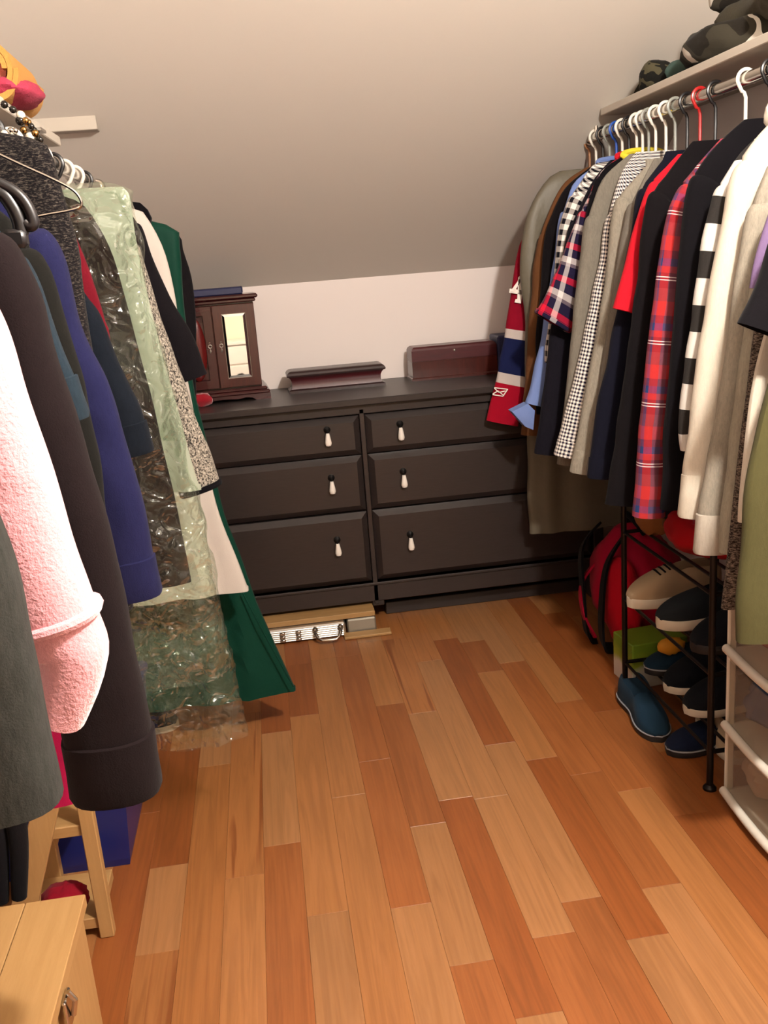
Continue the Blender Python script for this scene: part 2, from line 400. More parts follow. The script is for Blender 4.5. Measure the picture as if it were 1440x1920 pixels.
def drawer(x0, x1, z0, z1, kx, kz, out=0.0):
    b, yb, yf = .022, DY+.012, DY-.006-out
    P = []
    for y, i in ((DY+.3, 0), (yb-out, 0), (yf, b)):
        P += [(x0+i, y, z0+i), (x1-i, y, z0+i), (x1-i, y, z1-i), (x0+i, y, z1-i)]
    Fc = [(8, 9, 10, 11)]
    for r in (0, 4):
        for k in range(4): Fc.append((r+k, r+(k+1) % 4, r+4+(k+1) % 4, r+4+k))
    d = MB().add(P, Fc).build('drawer', M_DRS, dr, smooth=False)
    pull = MB(); pull.lathe([(.0, 0), (.013, 0), (.013, .004), (.004, .012)], (kx, yf, kz), 14, Matrix.Rotation(PI/2, 3, 'X')).tube([(kx, yf-.010, kz), (kx, yf-.016, kz-.004), (kx, yf-.016, kz-.012)], .0035, 8)
    pull.build('pull_plate', M_BLK, d)
    MB().lathe([(.001, 0), (.0065, -.002), (.0085, -.012), (.0115, -.030), (.0125, -.039), (.0095, -.047), (.002, -.050)], (kx, yf-.016, kz-.010), 14).build('pull_drop', M_CER, d)
ZR = [(.672, .817), (.458, .668), (.176, .452)]
KL = [(613, 806), (621, 896), (632, 1012)]; KR = [(750, 795), (756, 884), (769, 1002)]
for (z0, z1), kl, kr in zip(ZR, KL, KR):
    p = atY(*kl, DY-.01); drawer(DX0+.045, .3275, z0, z1, p.x, p.z, .004 if z0 < .2 else 0)
    p = atY(*kr, DY-.01); drawer(.3495, DX1-.045, z0, z1, p.x, p.z)

# ---- jewellery cabinet with mirrored door
M_CHERRY = wood('cherry_lacquer', '#2c080a', '#420e10', .25, (3, 3, 30), 3, .8, .4)
M_CHERRY2 = wood('cherry_brown', '#35100c', '#4c1a12', .3, (30, 3, 3), 3, .8, .3)
t = NT('mirror_glass'); M_MIR = t.set(Base_Color=(.92, .92, .9, 1), Metallic=1.0, Roughness=.02)
t = NT('mirror_bevel'); M_BEV = t.set(Base_Color=(.95, .92, .88, 1), Metallic=1.0, Roughness=.12)
M_SILVER = plain('antique_silver', '#d8d2c8', .3, .9)
CX0, CX1, CYF, CYB, CZ0, CZ1 = -.325, .003, 3.60, 3.80, .88, 1.275
jc = thing('jewellery_cabinet', 'tall cherry wood jewellery cabinet with a mirrored door', 'cabinet', ((CX0+CX1)/2, CYF, CZ0))
MB().box(((CX0+CX1)/2, (CYF+CYB)/2+.012, (CZ0+CZ1)/2+.01), (CX1-CX0-.024, CYB-CYF-.03, CZ1-CZ0-.05)).build('body', M_CHERRY, jc, smooth=False)
mb = MB(); mb.box(((CX0+CX1)/2, (CYF+CYB)/2, CZ1-.008), (CX1-CX0+.012, CYB-CYF+.02, .016), bev=.005).box(((CX0+CX1)/2, (CYF+CYB)/2, CZ1-.022), (CX1-CX0-.006, CYB-CYF+.004, .014), bev=.004)
mb.build('cornice', M_CHERRY, jc, smooth=False)
mb = MB(); mb.box(((CX0+CX1)/2, (CYF+CYB)/2, CZ0+.042), (CX1-CX0+.014, CYB-CYF+.022, .014), bev=.005)
mb.box(((CX0+CX1)/2, (CYF+CYB)/2, CZ0+.030), (CX1-CX0+.03, CYB-CYF+.036, .014), bev=.004); mb.build('base', M_CHERRY, jc, smooth=False)
poly = [(-.180, .024), (-.180, 0), (-.125, 0), (-.110, .010), (-.085, .014), (-.06, .009), (0, .013), (.06, .009), (.085, .014), (.11, .010), (.125, 0), (.180, 0), (.180, .024)]
Mx = Matrix.Rotation(PI/2, 3, 'X')
MB().prism(poly, .012, Mx, ((CX0+CX1)/2, CYF-.008, CZ0+.0)).build('bracket_foot', M_CHERRY, jc, smooth=False)
MB().box(((CX0+CX1)/2, CYB-.01, CZ0+.012), (CX1-CX0-.01, .012, .024)).build('bracket_foot', M_CHERRY, jc, smooth=False)
def frame_door(x0, x1, z0, z1, y, fw, mats, inner):
    mid = (x0+x1)/2; P = []; th = .016
    for yy, i in ((y+th, 0), (y+.002, 0), (y, .002), (y, fw), (y+.005, fw+.001)):
        P += [(x0+i, yy, z0+i), (x1-i, yy, z0+i), (x1-i, yy, z1-i), (x0+i, yy, z1-i)]
    Fc = [(3, 2, 1, 0)]
    for r in range(0, 16, 4):
        for k in range(4): Fc.append((r+k, r+(k+1) % 4, r+4+(k+1) % 4, r+4+k))
    d = MB().add(P, Fc).build('door', mats, jc, smooth=False)
    a0, a1, b0, b1 = x0+fw, x1-fw, z0+fw, z1-fw; yb = y+.005
    if inner == 'mirror':
        bw = .011; P = []
        for yy, i in ((yb, 0), (yb-.003, bw)): P += [(a0+i, yy, b0+i), (a1-i, yy, b0+i), (a1-i, yy, b1-i), (a0+i, yy, b1-i)]
        MB().add(P, [(k, (k+1) % 4, 4+(k+1) % 4, 4+k) for k in range(4)]).build('mirror_bevel', M_BEV, d, smooth=False)
        MB().add(P[4:], [(0, 1, 2, 3)]).build('mirror', M_MIR, d, smooth=False)
    else:
        MB().sphere(((a0+a1)/2, yb-.001, (b0+b1)/2), 1, 12, ((a1-a0)/2, .014, (b1-b0)/2)).build('rose_panel', plain('rose_lacquer_panel', '#5c1614', .2), d)
    return d
pm = atY(404, 650, CYF)
CM = pm.x
for (x0, x1, inner, kx) in ((CM+.001, CX1-.012, 'mirror', CM+.022), (CX0+.012, CM-.001, 'rose', CM-.020)):
    d = frame_door(x0, x1, CZ0+.054, CZ1-.034, CYF, .033, M_CHERRY2 if inner == 'mirror' else M_CHERRY, inner)
    k = MB(); kz = atY(416, 648, CYF).z; yk = CYF-.002
    k.tube(arc((kx, yk, kz), .0062, 0, 2*PI, 18)[:-1], .0018, 8, closed=True)
    k.lathe([(.001, -.002), (.004, 0), (.001, .003)], (kx, yk, kz+.013), 8).lathe([(.001, -.026), (.0045, -.018), (.002, -.010)], (kx, yk, kz), 8)
    k.build('keyhole_plate', M_SILVER, d)
M_NAVYBOX = plain('navy_leatherette', '#23264a', .5)
jc.rotation_euler.z = math.radians(3.0)
bk = MB().box((-.2, 3.69, CZ1+.014), (.32, .16, .026), bev=.004).build('flat_box', M_NAVYBOX, smooth=False)
p0 = atY(453, 533, 3.62); bk.location.x += p0.x-(-.2+.16)
tag(bk, 'flat navy blue case lying on top of the jewellery cabinet', 'case')
# red velvet pouch beside cabinet base
p = atY(385, 712, 3.585)
mb = MB().sphere((p.x-.02, 3.545, .88+.024), .04, 10, (1.0, .55, .65), lambda d: 1+.18*nz(d.x*3, d.y*3, d.z*3)); 
po = mb.build('velvet_pouch', fabric('red_velvet', '#8c1220', sheen=.6)); tag(po, 'small crumpled red pouch at the foot of the jewellery cabinet', 'pouch')

# ---- long low box with cove sides
M_ROSE = wood('rosewood_gloss', '#3a0a10', '#4e0e15', .42, (3, 30, 30), 3, .8, .3); M_ROSEDK = wood('rosewood_dark', '#241213', '#341c1a', .42, (3, 30, 30), 3, .8, .3)
def loft_rect(mb, c, prof):                  # profile of (inset, z): rectangular rings
    (x0, x1, y0, y1), P, Fc = c, [], []
    for i, z in prof: P += [(x0+i, y0+i, z), (x1-i, y0+i, z), (x1-i, y1-i, z), (x0+i, y1-i, z)]
    n = len(prof)
    for r in range(n-1):
        for k in range(4): Fc.append((r*4+k, r*4+(k+1) % 4, r*4+4+(k+1) % 4, r*4+4+k))
    Fc += [(3, 2, 1, 0), tuple(range(4*n-4, 4*n))]
    return mb.add(P, Fc)
A, B = atZ(541, 733, .885), atZ(720, 718, .885)
LB = (A.x, B.x+.002, 3.66, 3.79); zb = .88
lb = thing('trinket_box', 'long low rosewood box with flared lid and cove sides', 'box', ((LB[0]+LB[1])/2, LB[2], zb))
loft_rect(MB(), LB, [(0, zb), (0, zb+.010), (.006, zb+.013), (.012, zb+.015)]).build('base', M_ROSEDK, lb, smooth=False)
loft_rect(MB(), LB, [(.012, zb+.015), (.016, zb+.03), (.015, zb+.045), (.010, zb+.056), (.003, zb+.064)]).build('body', M_ROSE, lb, angle=25)
loft_rect(MB(), LB, [(-.002, zb+.064), (-.004, zb+.07), (0, zb+.078), (.008, zb+.084), (.016, zb+.086)]).build('lid', M_ROSEDK, lb, smooth=False)
# ---- plain wooden box with hinged lid
A, B = atZ(778, 712, .882), atZ(926, 694, .882)
WB = (A.x-.012, B.x-.01, 3.70, 3.82)
wb = thing('keepsake_box', 'mahogany keepsake box with hinged lid and small knob', 'box', ((WB[0]+WB[1])/2, WB[2], zb))
loft_rect(MB(), WB, [(-.005, zb), (-.005, zb+.008), (-.001, zb+.012)]).build('base', M_CHERRY2, wb, smooth=False)
loft_rect(MB(), WB, [(0, zb+.012), (0, zb+.074)]).build('body', M_CHERRY2, wb, smooth=False)
loft_rect(MB(), WB, [(.0, zb+.076), (0, zb+.118), (.004, zb+.126), (.012, zb+.132)]).build('lid', M_ROSE, wb, smooth=False)
loft_rect(MB(), WB, [(.002, zb+.073), (.002, zb+.077)]).build('lid_seam', M_CHERRY2, wb, smooth=False)
kp = (WB[0]+WB[1])/2
MB().sphere((kp, WB[2]-.003, zb+.11), .005, 8).build('knob', M_SILVER, wb)
nb = MB().box((1.02, 3.76, .955), (.16, .14, .15), bev=.006).build('gift_box', M_NAVYBOX, smooth=False); tag(nb, 'dark blue box behind the red hockey jersey on the dresser', 'box')

# ---- under the dresser: aluminium case, wooden tray
M_PINEY = wood('pine_raw_lengthwise', '#9a7446', '#ab8555', .5, (30, 2, 30), 2, .5)
M_ALU = plain('ribbed_aluminium', '#cfcac2', .32, .9, var=.03); M_PINE = wood('pine_raw', '#9a7446', '#ab8555', .55, (2, 30, 30), 2, .5); M_PINEZ = wood('pine_raw_upright', '#9a7446', '#ab8555', .55, (25, 25, 2), 2, .6)
bc = thing('aluminium_case', 'ribbed aluminium carrying case with chrome handle lying under the dresser', 'case', (-.05, 3.32, 0))
ca, cb = atZ(470, 1212, 0), atZ(600, 1197, 0)
X0, X1 = ca.x, cb.x+.10
MB().box(((X0+X1)/2, 3.285+.17, .029), (X1-X0, .34, .054), bev=.006).build('shell', M_ALU, bc, smooth=False)
mb = MB()
for k in range(6): mb.tube([(X0+.01, 3.283, .009+k*.008), (X1-.01, 3.283, .009+k*.008)], .0028, 6)
mb.build('rib', M_ALU, bc)
for px in (560, 530):
    q = atY(px, 1190, 3.28)
    mb = MB()
    for k in range(3): mb.box((q.x, 3.276, .015+k*.014), (.020, .010, .010), bev=.002)
    mb.build('latch', M_CHROME, bc)
ha, hb = atY(592, 1192, 3.275), atY(639, 1184, 3.275)
mb = MB(); hz = .042
mb.tube([(ha.x, 3.28, hz), (ha.x, 3.255, hz-.004), (ha.x+.008, 3.235, .022), (ha.x+.022, 3.228, .016), (hb.x-.022, 3.228, .016), (hb.x-.008, 3.235, .022), (hb.x, 3.255, hz-.004), (hb.x, 3.28, hz)], .0065, 10)
for q in (ha, hb): mb.lathe([(.011, -.004), (.011, .008), (.006, .014)], (q.x, 3.282, hz), 12, Matrix.Rotation(PI/2, 3, 'X'))
mb.build('handle', M_CHROME, bc)
wt = thing('wooden_tray', 'thin pale wooden tray laid over the aluminium case', 'tray', (.1, 3.34, 0))
X2 = atY(705, 1165, 3.30).x
MB().box(((X0+X2)/2, 3.46, .068), (X2-X0, .30, .020), bev=.002).build('board', M_PINE, wt, smooth=False)
gb = MB().box(((X1+X2)/2+.004, 3.44, .029), (X2-X1-.008, .28, .056), bev=.005).build('metal_tin', plain('brushed_tin', '#a9a498', .4, .7), smooth=False); tag(gb, 'dull grey metal tin on the floor beside the aluminium case', 'tin')
bs = MB().box(((X1+X2)/2+.02, 3.268, .006), (X2-X1+.06, .05, .010), bev=.002).build('wooden_stick', M_PINE, smooth=False); tag(bs, 'thin pale wooden stick on the floor before the dresser', 'stick')

# ------------------------------------------------------------------ hanging clothes
SIDE = {'R': (RXR, -1, RZR-.105, RZR, WX1-.015), 'L': (RXL, 1, RZL-.10, RZL, WX0+.015)}
def spow(v, p): return math.copysign(abs(v)**p, v)
M_HW = plain('hanger_white_plastic', '#e9e2d6', .3); M_HK = plain('hanger_black_plastic', '#161416', .35); M_HB = plain('hanger_blue_plastic', '#1f4fa8', .3)
M_HR = plain('hanger_red_plastic', '#a81f1f', .3); M_HG = plain('hanger_grey_plastic', '#8f9088', .35); M_HBR = wood('hanger_wood', '#8a5a38', '#a8744a', .4)
def hanger(side, Y, mat, label, wire=False, zn=None, zd=.085, span=.19, tilt=0.0):
    xr, sg, zn0, zr, wx = SIDE[side]; zn = zn0 if zn is None else zn; r = .0022 if wire else .0048
    t = thing('clothes_hanger', label, 'hanger', (xr, Y, zn-.08), 'hangers on the rail over the shoe rack' if side == 'R' else 'hangers on the rail over the step ladder')
    R = .0165+r
    path = arc((xr, Y, zr), R, -.5 if sg < 0 else PI+.5, PI+.35 if sg < 0 else -.35, 16)
    last = path[-1]
    path += [Vector((xr+sg*.010, Y, zr-R*1.25)), Vector((xr, Y, zr-R*1.9)), Vector((xr, Y, zn+.012)), Vector((xr, Y, zn-.002))]
    MB().tube(smoothed(path, 40), r*.9, 8).build('hook', mat if not wire else M_CHROME, t)
    mb = MB(); q = []
    for i in range(21):
        k = (i-10)/10; q.append((xr+k*span, Y+tilt*k, zn-.005-zd*abs(k)**1.15))
    mb.tube(q, [r*(1.0 if wire else 1.5)*(1-.25*abs((i-10)/10)) for i in range(21)], 8)
    if wire:
        q = [(xr-span, Y-tilt, zn-.005-zd), (xr-span-.008, Y-tilt, zn-.098), (xr-span, Y-tilt, zn-.104), (xr+span, Y+tilt, zn-.104), (xr+span+.008, Y+tilt, zn-.098), (xr+span, Y+tilt, zn-.09)]
        mb.tube(q, r, 6)
    mb.build('arms', mat, t)
    return t
def loft_body(O, side, Y, th, fold, seed, nrow=40, nc=52, xw=None, neckth=.4, open_bottom=False):
    xr, sg, zn, zr, wx = SIDE[side]
    rows = [interp(O, i/nrow) for i in range(nrow+1)]
    L = 0; mb = MB(); vs, uv, fs = [], [], []
    for j, (xa, z) in enumerate(rows):
        if j: L += math.dist(rows[j], rows[j-1])
        o = 2*xr-xa; o = min(o, wx) if sg < 0 else max(o, wx)
        if xw is not None: o = xw
        xc, a = (xa+o)/2, (xa-o)/2          # signed half width
        s = min(1, L/.14); h = th/2*(neckth+(1-neckth)*s*s*(3-2*s)); fall = min(1, L/.5)
        per = 0
        for k in range(nc):
            an = 2*PI*k/nc; x = xc+a*spow(math.cos(an), .8); y = Y+h*spow(math.sin(an), .62)
            fy = fold*fall*(math.sin(x*46+seed*3.1+z*2.2)+.6*math.sin(x*83+seed*1.7-z*3))+fold*.9*nz(x*9, z*7, seed)
            edge = abs(math.cos(an))
            y += fy*(1-edge**6)
            x += sg*.010*fall*nz(z*6, seed, 3.3)*edge
            z2 = z+.006*fall*nz(x*8, seed, z) if j > nrow-3 else z
            vs.append((x, y, z2)); uv.append((k/nc*4*abs(a), L))
    for j in range(nrow):
        for k in range(nc): fs.append((j*nc+k, j*nc+(k+1) % nc, (j+1)*nc+(k+1) % nc, (j+1)*nc+k))
    if not open_bottom:
        fs.append(tuple(range(nc-1, -1, -1)))
        base = len(vs)
        for k in range(nc):
            p = vs[nrow*nc+k]; xc = (rows[-1][0]); vs.append((p[0], Y+(p[1]-Y)*.8, p[2]+.012)); uv.append(uv[nrow*nc+k])
        for k in range(nc): fs.append((nrow*nc+k, nrow*nc+(k+1) % nc, base+(k+1) % nc, base+k))
        fs.append(tuple(range(base, base+nc)))
    return mb.add(vs, fs, uv)
def loft_sleeve(E, sg, Y, W, D, seed, nrow=44, nc=26, wr=.10, cut=0.0):
    rows = smoothed([(x, 0, z) for x, z in E], nrow)
    mb = MB(); vs, uv, fs = [], [], []; L = 0
    for j, p in enumerate(rows):
        t = rows[min(j+1, nrow)]-rows[max(j-1, 0)]; t.normalize(); n = Vector((-t.z, 0, t.x))
        if n.x*sg < 0: n = -n
        if j: L += (rows[j]-rows[j-1]).length
        k0 = j/nrow; w = interp([(0, W[0]), (1, W[1])], k0)[1] if len(W) == 2 else interp([(i/(len(W)-1), q) for i, q in enumerate(W)], k0)[1]
        d = D[0]+(D[1]-D[0])*k0
        e = min(1, k0*6); e = .45+.55*e*(2-e)
        c = p-n*(w/2)
        for k in range(nc):
            an = 2*PI*k/nc; q = 1+wr*(nz(math.cos(an)*1.4+seed, math.sin(an)*1.4, L*16)*.9+nz(math.cos(an)*2.2, seed+math.sin(an)*2.2, L*38)*.55)
            off = n*(w/2*e*spow(math.cos(an), .85)*(1 if math.cos(an) > .3 else q)) + Vector((0, d/2*e*spow(math.sin(an), .85)*q, 0))
            pt = Vector((c.x, Y, c.z))+off+n*(.005*nz(L*11, seed, 1.1)*min(1, k0*4))
            if cut and j == nrow: pt += t*0
            vs.append(pt); uv.append((k/nc*2*(w+d)*.9, L))
    for j in range(nrow):
        for k in range(nc): fs.append((j*nc+k, j*nc+(k+1) % nc, (j+1)*nc+(k+1) % nc, (j+1)*nc+k))
    fs.append(tuple(range(nc-1, -1, -1)))
    base = len(vs); cc = sum((Vector(vs[nrow*nc+k]) for k in range(nc)), Vector())/nc; up = (rows[nrow-2]-rows[nrow]).normalized()*.015
    for k in range(nc): vs.append(cc+(Vector(vs[nrow*nc+k])-cc)*.82+up); uv.append((0, L))
    for k in range(nc): fs.append((nrow*nc+k, nrow*nc+(k+1) % nc, base+(k+1) % nc, base+k))
    fs.append(tuple(range(base, base+nc)))
    mb.add(vs, fs, uv); mb.rows = rows; mb.L = L
    return mb
GN = [0]
def garment(name, label, cat, side, Y, edge, mat, hem=None, sleeve=None, sh=1, th=.05, fold=.004, group=None, hang=None, hang_label=None, wire=False,
            D=(.05, .045), smat=None, cuff=None, cuffmat=None, collar=None, inset=.045, wr=.10, hemband=None, neck=None, ring=None):
    GN[0] += 1; seed = GN[0]*1.37
    xr, sg, zn, zr, wx = SIDE[side]
    E = [(atY(px, py, Y).x, atY(px, py, Y).z) for px, py in edge]
    nk = (xr+sg*.06, min(zn+.004, E[0][1]+.42*abs(E[0][0]-xr-sg*.06)+.012)) if neck is None else neck
    pts = [nk]
    for p in E:
        if p[1] < pts[-1][1]-.004 and (p[0]-pts[-1][0])*sg > -.25: pts.append(p)
    t = thing(name, label, cat, (xr, Y, (hem if hem else pts[-1][1])), group or ('clothes on the rail over the shoe rack' if side == 'R' else 'clothes on the rail over the step ladder'))
    if sleeve is None:
        O = pts if hem is None else pts+[(pts[-1][0], hem)]
        O2 = [(v.x, v.z) for v in smoothed([(x, 0, z) for x, z in O], 60)]
        O = O2; loft_body(O2, side, Y, th, fold, seed).build('body', mat, t)
    else:
        s0 = pts[sh]
        top = pts[:sh+1]
        O = [(v.x, v.z) for v in smoothed([(x, 0, z) for x, z in [(top[0][0], top[0][1])]+[(x-sg*.012, z) for x, z in top[1:]]+[(s0[0]-sg*inset, s0[1]-.10), (s0[0]-sg*(inset-.005), (s0[1]+hem)/2), (s0[0]-sg*inset, hem)]], 60)]
        loft_body(O, side, Y, th, fold, seed).build('body', mat, t)
        SE = pts[max(sh-1, 0):] if sh > 0 else pts
        st = SE[0]; SE = [(st[0]*.6+s0[0]*.4, st[1]*.6+s0[1]*.4)]+SE[1:]
        sm = loft_sleeve(SE, sg, Y, sleeve, D, seed, wr=wr); so = sm.build('sleeve', smat or mat, t)
        if cuff:
            rows = sm.rows; a = rows[-1]; b = rows[-3]; d = (b-a).normalized(); wv = sleeve[-1]
            nrm = Vector((-d.z, 0, d.x)); nrm = nrm if nrm.x*sg > 0 else -nrm
            c0 = a-nrm*(wv/2); c0 = Vector((c0.x, Y, c0.z))
            mb = MB(); vs, fs = [], []; R_ = ((cuff, 1.0), (cuff*.97, 1.06), (cuff*.5, 1.05), (.004, 1.07), (-.002, 1.02), (-.002, .8))
            for dd, q in R_:
                for k in range(22):
                    an = 2*PI*k/22; vs.append(c0+d*dd+nrm*(wv/2*q*spow(math.cos(an), .85))+Vector((0, D[1]/2*q*spow(math.sin(an), .85)*1.05, 0)))
            for r in range(len(R_)-1):
                for k in range(22): fs.append((r*22+k, r*22+(k+1) % 22, r*22+22+(k+1) % 22, r*22+22+k))
            mb.add(vs, fs, [(k/22*2*(wv+D[1])*.9, dd) for dd, q in R_ for k in range(22)]).build('cuff', cuffmat or smat or mat, so)
        t2 = sm
        if ring:
            j_ = int(ring*44); vv = [Vector(v_) for v_ in sm.v[j_*26:(j_+1)*26]]; cc = sum(vv, Vector())/26
            MB().tube([cc+(v_-cc)*1.03 for v_ in vv], .006, 8, closed=True).build('turned_seam', smat or mat, so)
    if hemband and hem is not None:
        m2, hh = hemband; xe = O[-1][0]; o = 2*xr-xe; o = min(o, wx) if sg < 0 else max(o, wx)
        mb = loft_body([(xe+sg*.002, hem+hh), (xe+sg*.003, hem-.002)], side, Y, th*1.08, fold*.6, seed, nrow=4, neckth=1.0); mb.build('hem_band', m2, t)
    if collar:
        mb = MB(); q = []
        for k in range(24):
            an = 2*PI*k/24; q.append((xr+.062*math.cos(an), Y+.5*th*math.sin(an), zn+.006+.012*math.sin(an)))
        mb.tube(q, .009, 8, closed=True).build('collar', collar, t)
    if hang:
        OO = O; sp = min(.19, max((q[0]-xr)*sg for q in OO if q[1] > nk[1]-.22)-.02); xe = xr+sg*sp; ze = nk[1]-.10
        for a_, b_ in zip(OO, OO[1:]):
            if (b_[0]-xe)*sg >= 0 and (a_[0]-xe)*sg < 0: ze = a_[1]+(b_[1]-a_[1])*(xe-a_[0])/(b_[0]-a_[0]+1e-9); break
        hanger(side, Y, hang, hang_label, wire, zn=nk[1]-.012, zd=max(.03, nk[1]-.012-ze+.018), span=sp)
    return t, (t2 if sleeve else None)

fb = fabric
K_BLACK = fb('cotton_black', '#0e0c0f'); K_BLK2 = fb('wool_black', '#110e10', .3); K_NAVY = fb('knit_navy', '#12121d', .25)
K_CHAR = fb('knit_charcoal', '#15131a', .3); K_GREY = fb('jersey_grey_heather', '#857d70', .3); K_GREY2 = fb('knit_grey_warm', '#706a60', .25)
K_CREAM = fb('fleece_cream', '#bdb3a3', .12); K_LGREY = fb('knit_light_grey', '#8a8374', .25); K_RED = fb('cotton_red', '#b81a28'); K_WHITE = fb('cotton_white', '#b5aba2')
K_OLIVE = fb('twill_olive', '#47442a', .12, bscale=700); K_LAV = fb('cotton_lavender', '#6a5676'); K_TAN = fb('suede_tan', '#5e3c24'); K_LBLUE = fb('oxford_light_blue', '#6f82b4')
K_BAGN = NT('garment_bag_taupe'); _n = K_BAGN.noise(K_BAGN.coord('Object'), 14, 4); K_BAGN.bump(_n, .5, .006); K_BAGN = K_BAGN.set(Base_Color=K_BAGN.mix(_n, lin('#585143'), lin('#625b4c')), Roughness=.5, Specular_IOR_Level=.4)

# ---- right rail, far to near
YJ = 3.318
JE = [(1085, 305), (1030, 350), (985, 410), (972, 470), (960, 540), (948, 620), (932, 700), (912, 788)]
JL = sum((atY(*a_, YJ)-atY(*b_, YJ)).length for a_, b_ in zip(JE[2:], JE[3:]))+.02
JERSEY = vbands('hockey_jersey_bands', [(0, '#7d0d22'), (.455, '#b8aca6'), (.50, '#171c40'), (.665, '#b8aca6'), (.715, '#930d23')], JL)
je, jm = garment('hockey_jersey', 'red hockey jersey with white and navy sleeve bands', 'jersey', 'R', YJ, JE, fb('jersey_red', '#860f24', bscale=380),
        hem=.72, sleeve=(.12, .115, .115, .125), sh=3, th=.03, smat=JERSEY, hang=M_HBR, D=(.045, .04), inset=.06, hang_label='wooden hanger at the end of the rail holding the hockey jersey')
def decal(parent, polys, Yp, mat, name, lift=.004):        # flat print, slightly proud of the cloth
    mb = MB()
    for poly in polys:
        w_ = [atY(px, py, Yp) for px, py in poly]; n = len(w_)
        mb.add([(p.x, p.y, p.z) for p in w_]+[(p.x, p.y+lift, p.z) for p in w_], [tuple(range(n)), tuple(range(2*n-1, n-1, -1))]+[(i, n+i, n+(i+1) % n, (i+1) % n) for i in range(n)])
    return mb.build(name, mat, parent, smooth=False)
M_PRINT = fb('print_white', '#efe4dc', bscale=300)
jsl = [c for c in je.children if c.name.startswith('sleeve')][0]
YD = YJ-.027
decal(jsl, [[(956, 548), (972, 526), (981, 515), (979, 524), (968, 541), (968, 549)], [(956, 541), (985, 545), (985, 553), (955, 549)], [(972, 520), (982, 512), (977, 569), (965, 567), (967, 561), (970, 561)]], YD, M_PRINT, 'sleeve_number')
def strokes(pts, wpx): 
    out = []
    for (a, b) in pts:
        d = Vector((b[0]-a[0], b[1]-a[1])); n = Vector((-d.y, d.x)).normalized()*wpx/2
        out.append([(a[0]+n.x, a[1]+n.y), (a[0]-n.x, a[1]-n.y), (b[0]-n.x, b[1]-n.y), (b[0]+n.x, b[1]+n.y)])
    return out
decal(jsl, strokes([((927, 727), (952, 730)), ((952, 730), (943, 743)), ((943, 743), (924, 740)), ((927, 728), (936, 736)), ((936, 736), (948, 733)), ((924, 739), (934, 733)), ((934, 733), (945, 742))], 1.6), YD+.003, M_PRINT, 'sleeve_emblem')
gb_, _ = garment('garment_bag', 'taupe zipped garment bag with square hem', 'bag', 'R', 3.255, [(1085, 290), (1040, 325), (1003, 370), (983, 420), (976, 480), (981, 560), (985, 640), (988, 800), (992, 1000)], K_BAGN, th=.06, fold=.006, hang=M_HW, hang_label='off-white hanger inside the garment bag')
garment('suede_jacket', 'tan suede jacket with its cuff showing beside the garment bag', 'jacket', 'R', 3.19, [(1085, 300), (1050, 345), (1022, 400), (1005, 470), (994, 580), (986, 690), (977, 815)], K_TAN, hem=.85, sleeve=(.09, .08), sh=3, th=.035, hang=M_HK, hang_label='black hanger holding the tan suede jacket')
garment('wool_coat', 'black wool coat hanging between the garment bag and a blue shirt', 'coat', 'R', 3.13, [(1090, 310), (1062, 350), (1038, 395), (1020, 450), (1010, 560), (1005, 640), (1006, 700)], K_BLK2, th=.05, hang=M_HG, hem=.80, hang_label='grey hanger holding the black wool coat')
t_, sm_ = garment('oxford_shirt', 'light blue oxford shirt with an unbuttoned flared cuff', 'shirt', 'R', 3.07, [(1098, 300), (1072, 340), (1057, 375), (1048, 420), (1030, 540), (1010, 660), (985, 755)], K_LBLUE, hem=.80, sleeve=(.07, .06), sh=3, th=.035, hang=M_HB, collar=K_LBLUE, hang_label='blue hanger holding the light blue oxford shirt')
mb = MB(); C1 = [atY(q[0], q[1], 3.05) for q in ((960, 772), (990, 757), (1003, 770), (1000, 806), (985, 800))]
cpt = sum(C1, Vector())/5
mb.add([c for c in C1]+[Vector((c.x, c.y+.05, c.z)) for c in C1]+[cpt+Vector((0, -.012, 0))], [(0, 1, 10), (1, 2, 10), (2, 3, 10), (3, 4, 10), (4, 0, 10), (9, 8, 7, 6, 5)]+[(i, 5+i, 5+(i+1) % 5, (i+1) % 5) for i in range(5)])
mb.build('flared_cuff', K_LBLUE, t_, angle=60)
garment('check_shirt', 'black and white broad check shirt', 'shirt', 'R', 3.02, [(1128, 282), (1105, 310), (1080, 345), (1063, 380), (1048, 430), (1038, 520), (1028, 600), (1022, 680)], gingham('broad_check_black', '#15131a', '#e6dcd4', .035), hem=.86, sleeve=(.075, .07), sh=3, th=.035, hang=M_HW, hang_label='white hanger holding the broad check shirt')
garment('crewneck_sweater', 'dark charcoal sweater hanging behind the small-gingham shirt', 'sweater', 'R', 2.965, [(1130, 300), (1108, 335), (1082, 385), (1062, 440), (1042, 560), (1028, 660), (1015, 760), (1002, 850)], K_CHAR, hem=.72, sleeve=(.10, .11), sh=3, th=.04, hang=M_HK, hang_label='black hanger holding the charcoal sweater')
PLA = plaid('plaid_red_navy', [(0, '#1c1a34'), (.36, '#c7c0c0'), (.5, '#1c1a34'), (.72, '#d02038'), (.9, '#4a1428')], [(0, '#20182e'), (.3, '#c41830'), (.48, '#231b30'), (.72, '#d8ccc8'), (.9, '#7a6a70')], .11, .10, .1, .2)
garment('plaid_shirt', 'short-sleeved red, navy and white plaid shirt', 'shirt', 'R', 2.905, [(1140, 290), (1118, 325), (1096, 370), (1078, 415), (1058, 470), (1035, 530), (1004, 585)], PLA, hem=.80, sleeve=(.09, .13), sh=3, th=.04, D=(.05, .055), hang=M_HW, cuff=.012, collar=K_RED, hang_label='white hanger holding the red and navy plaid shirt')
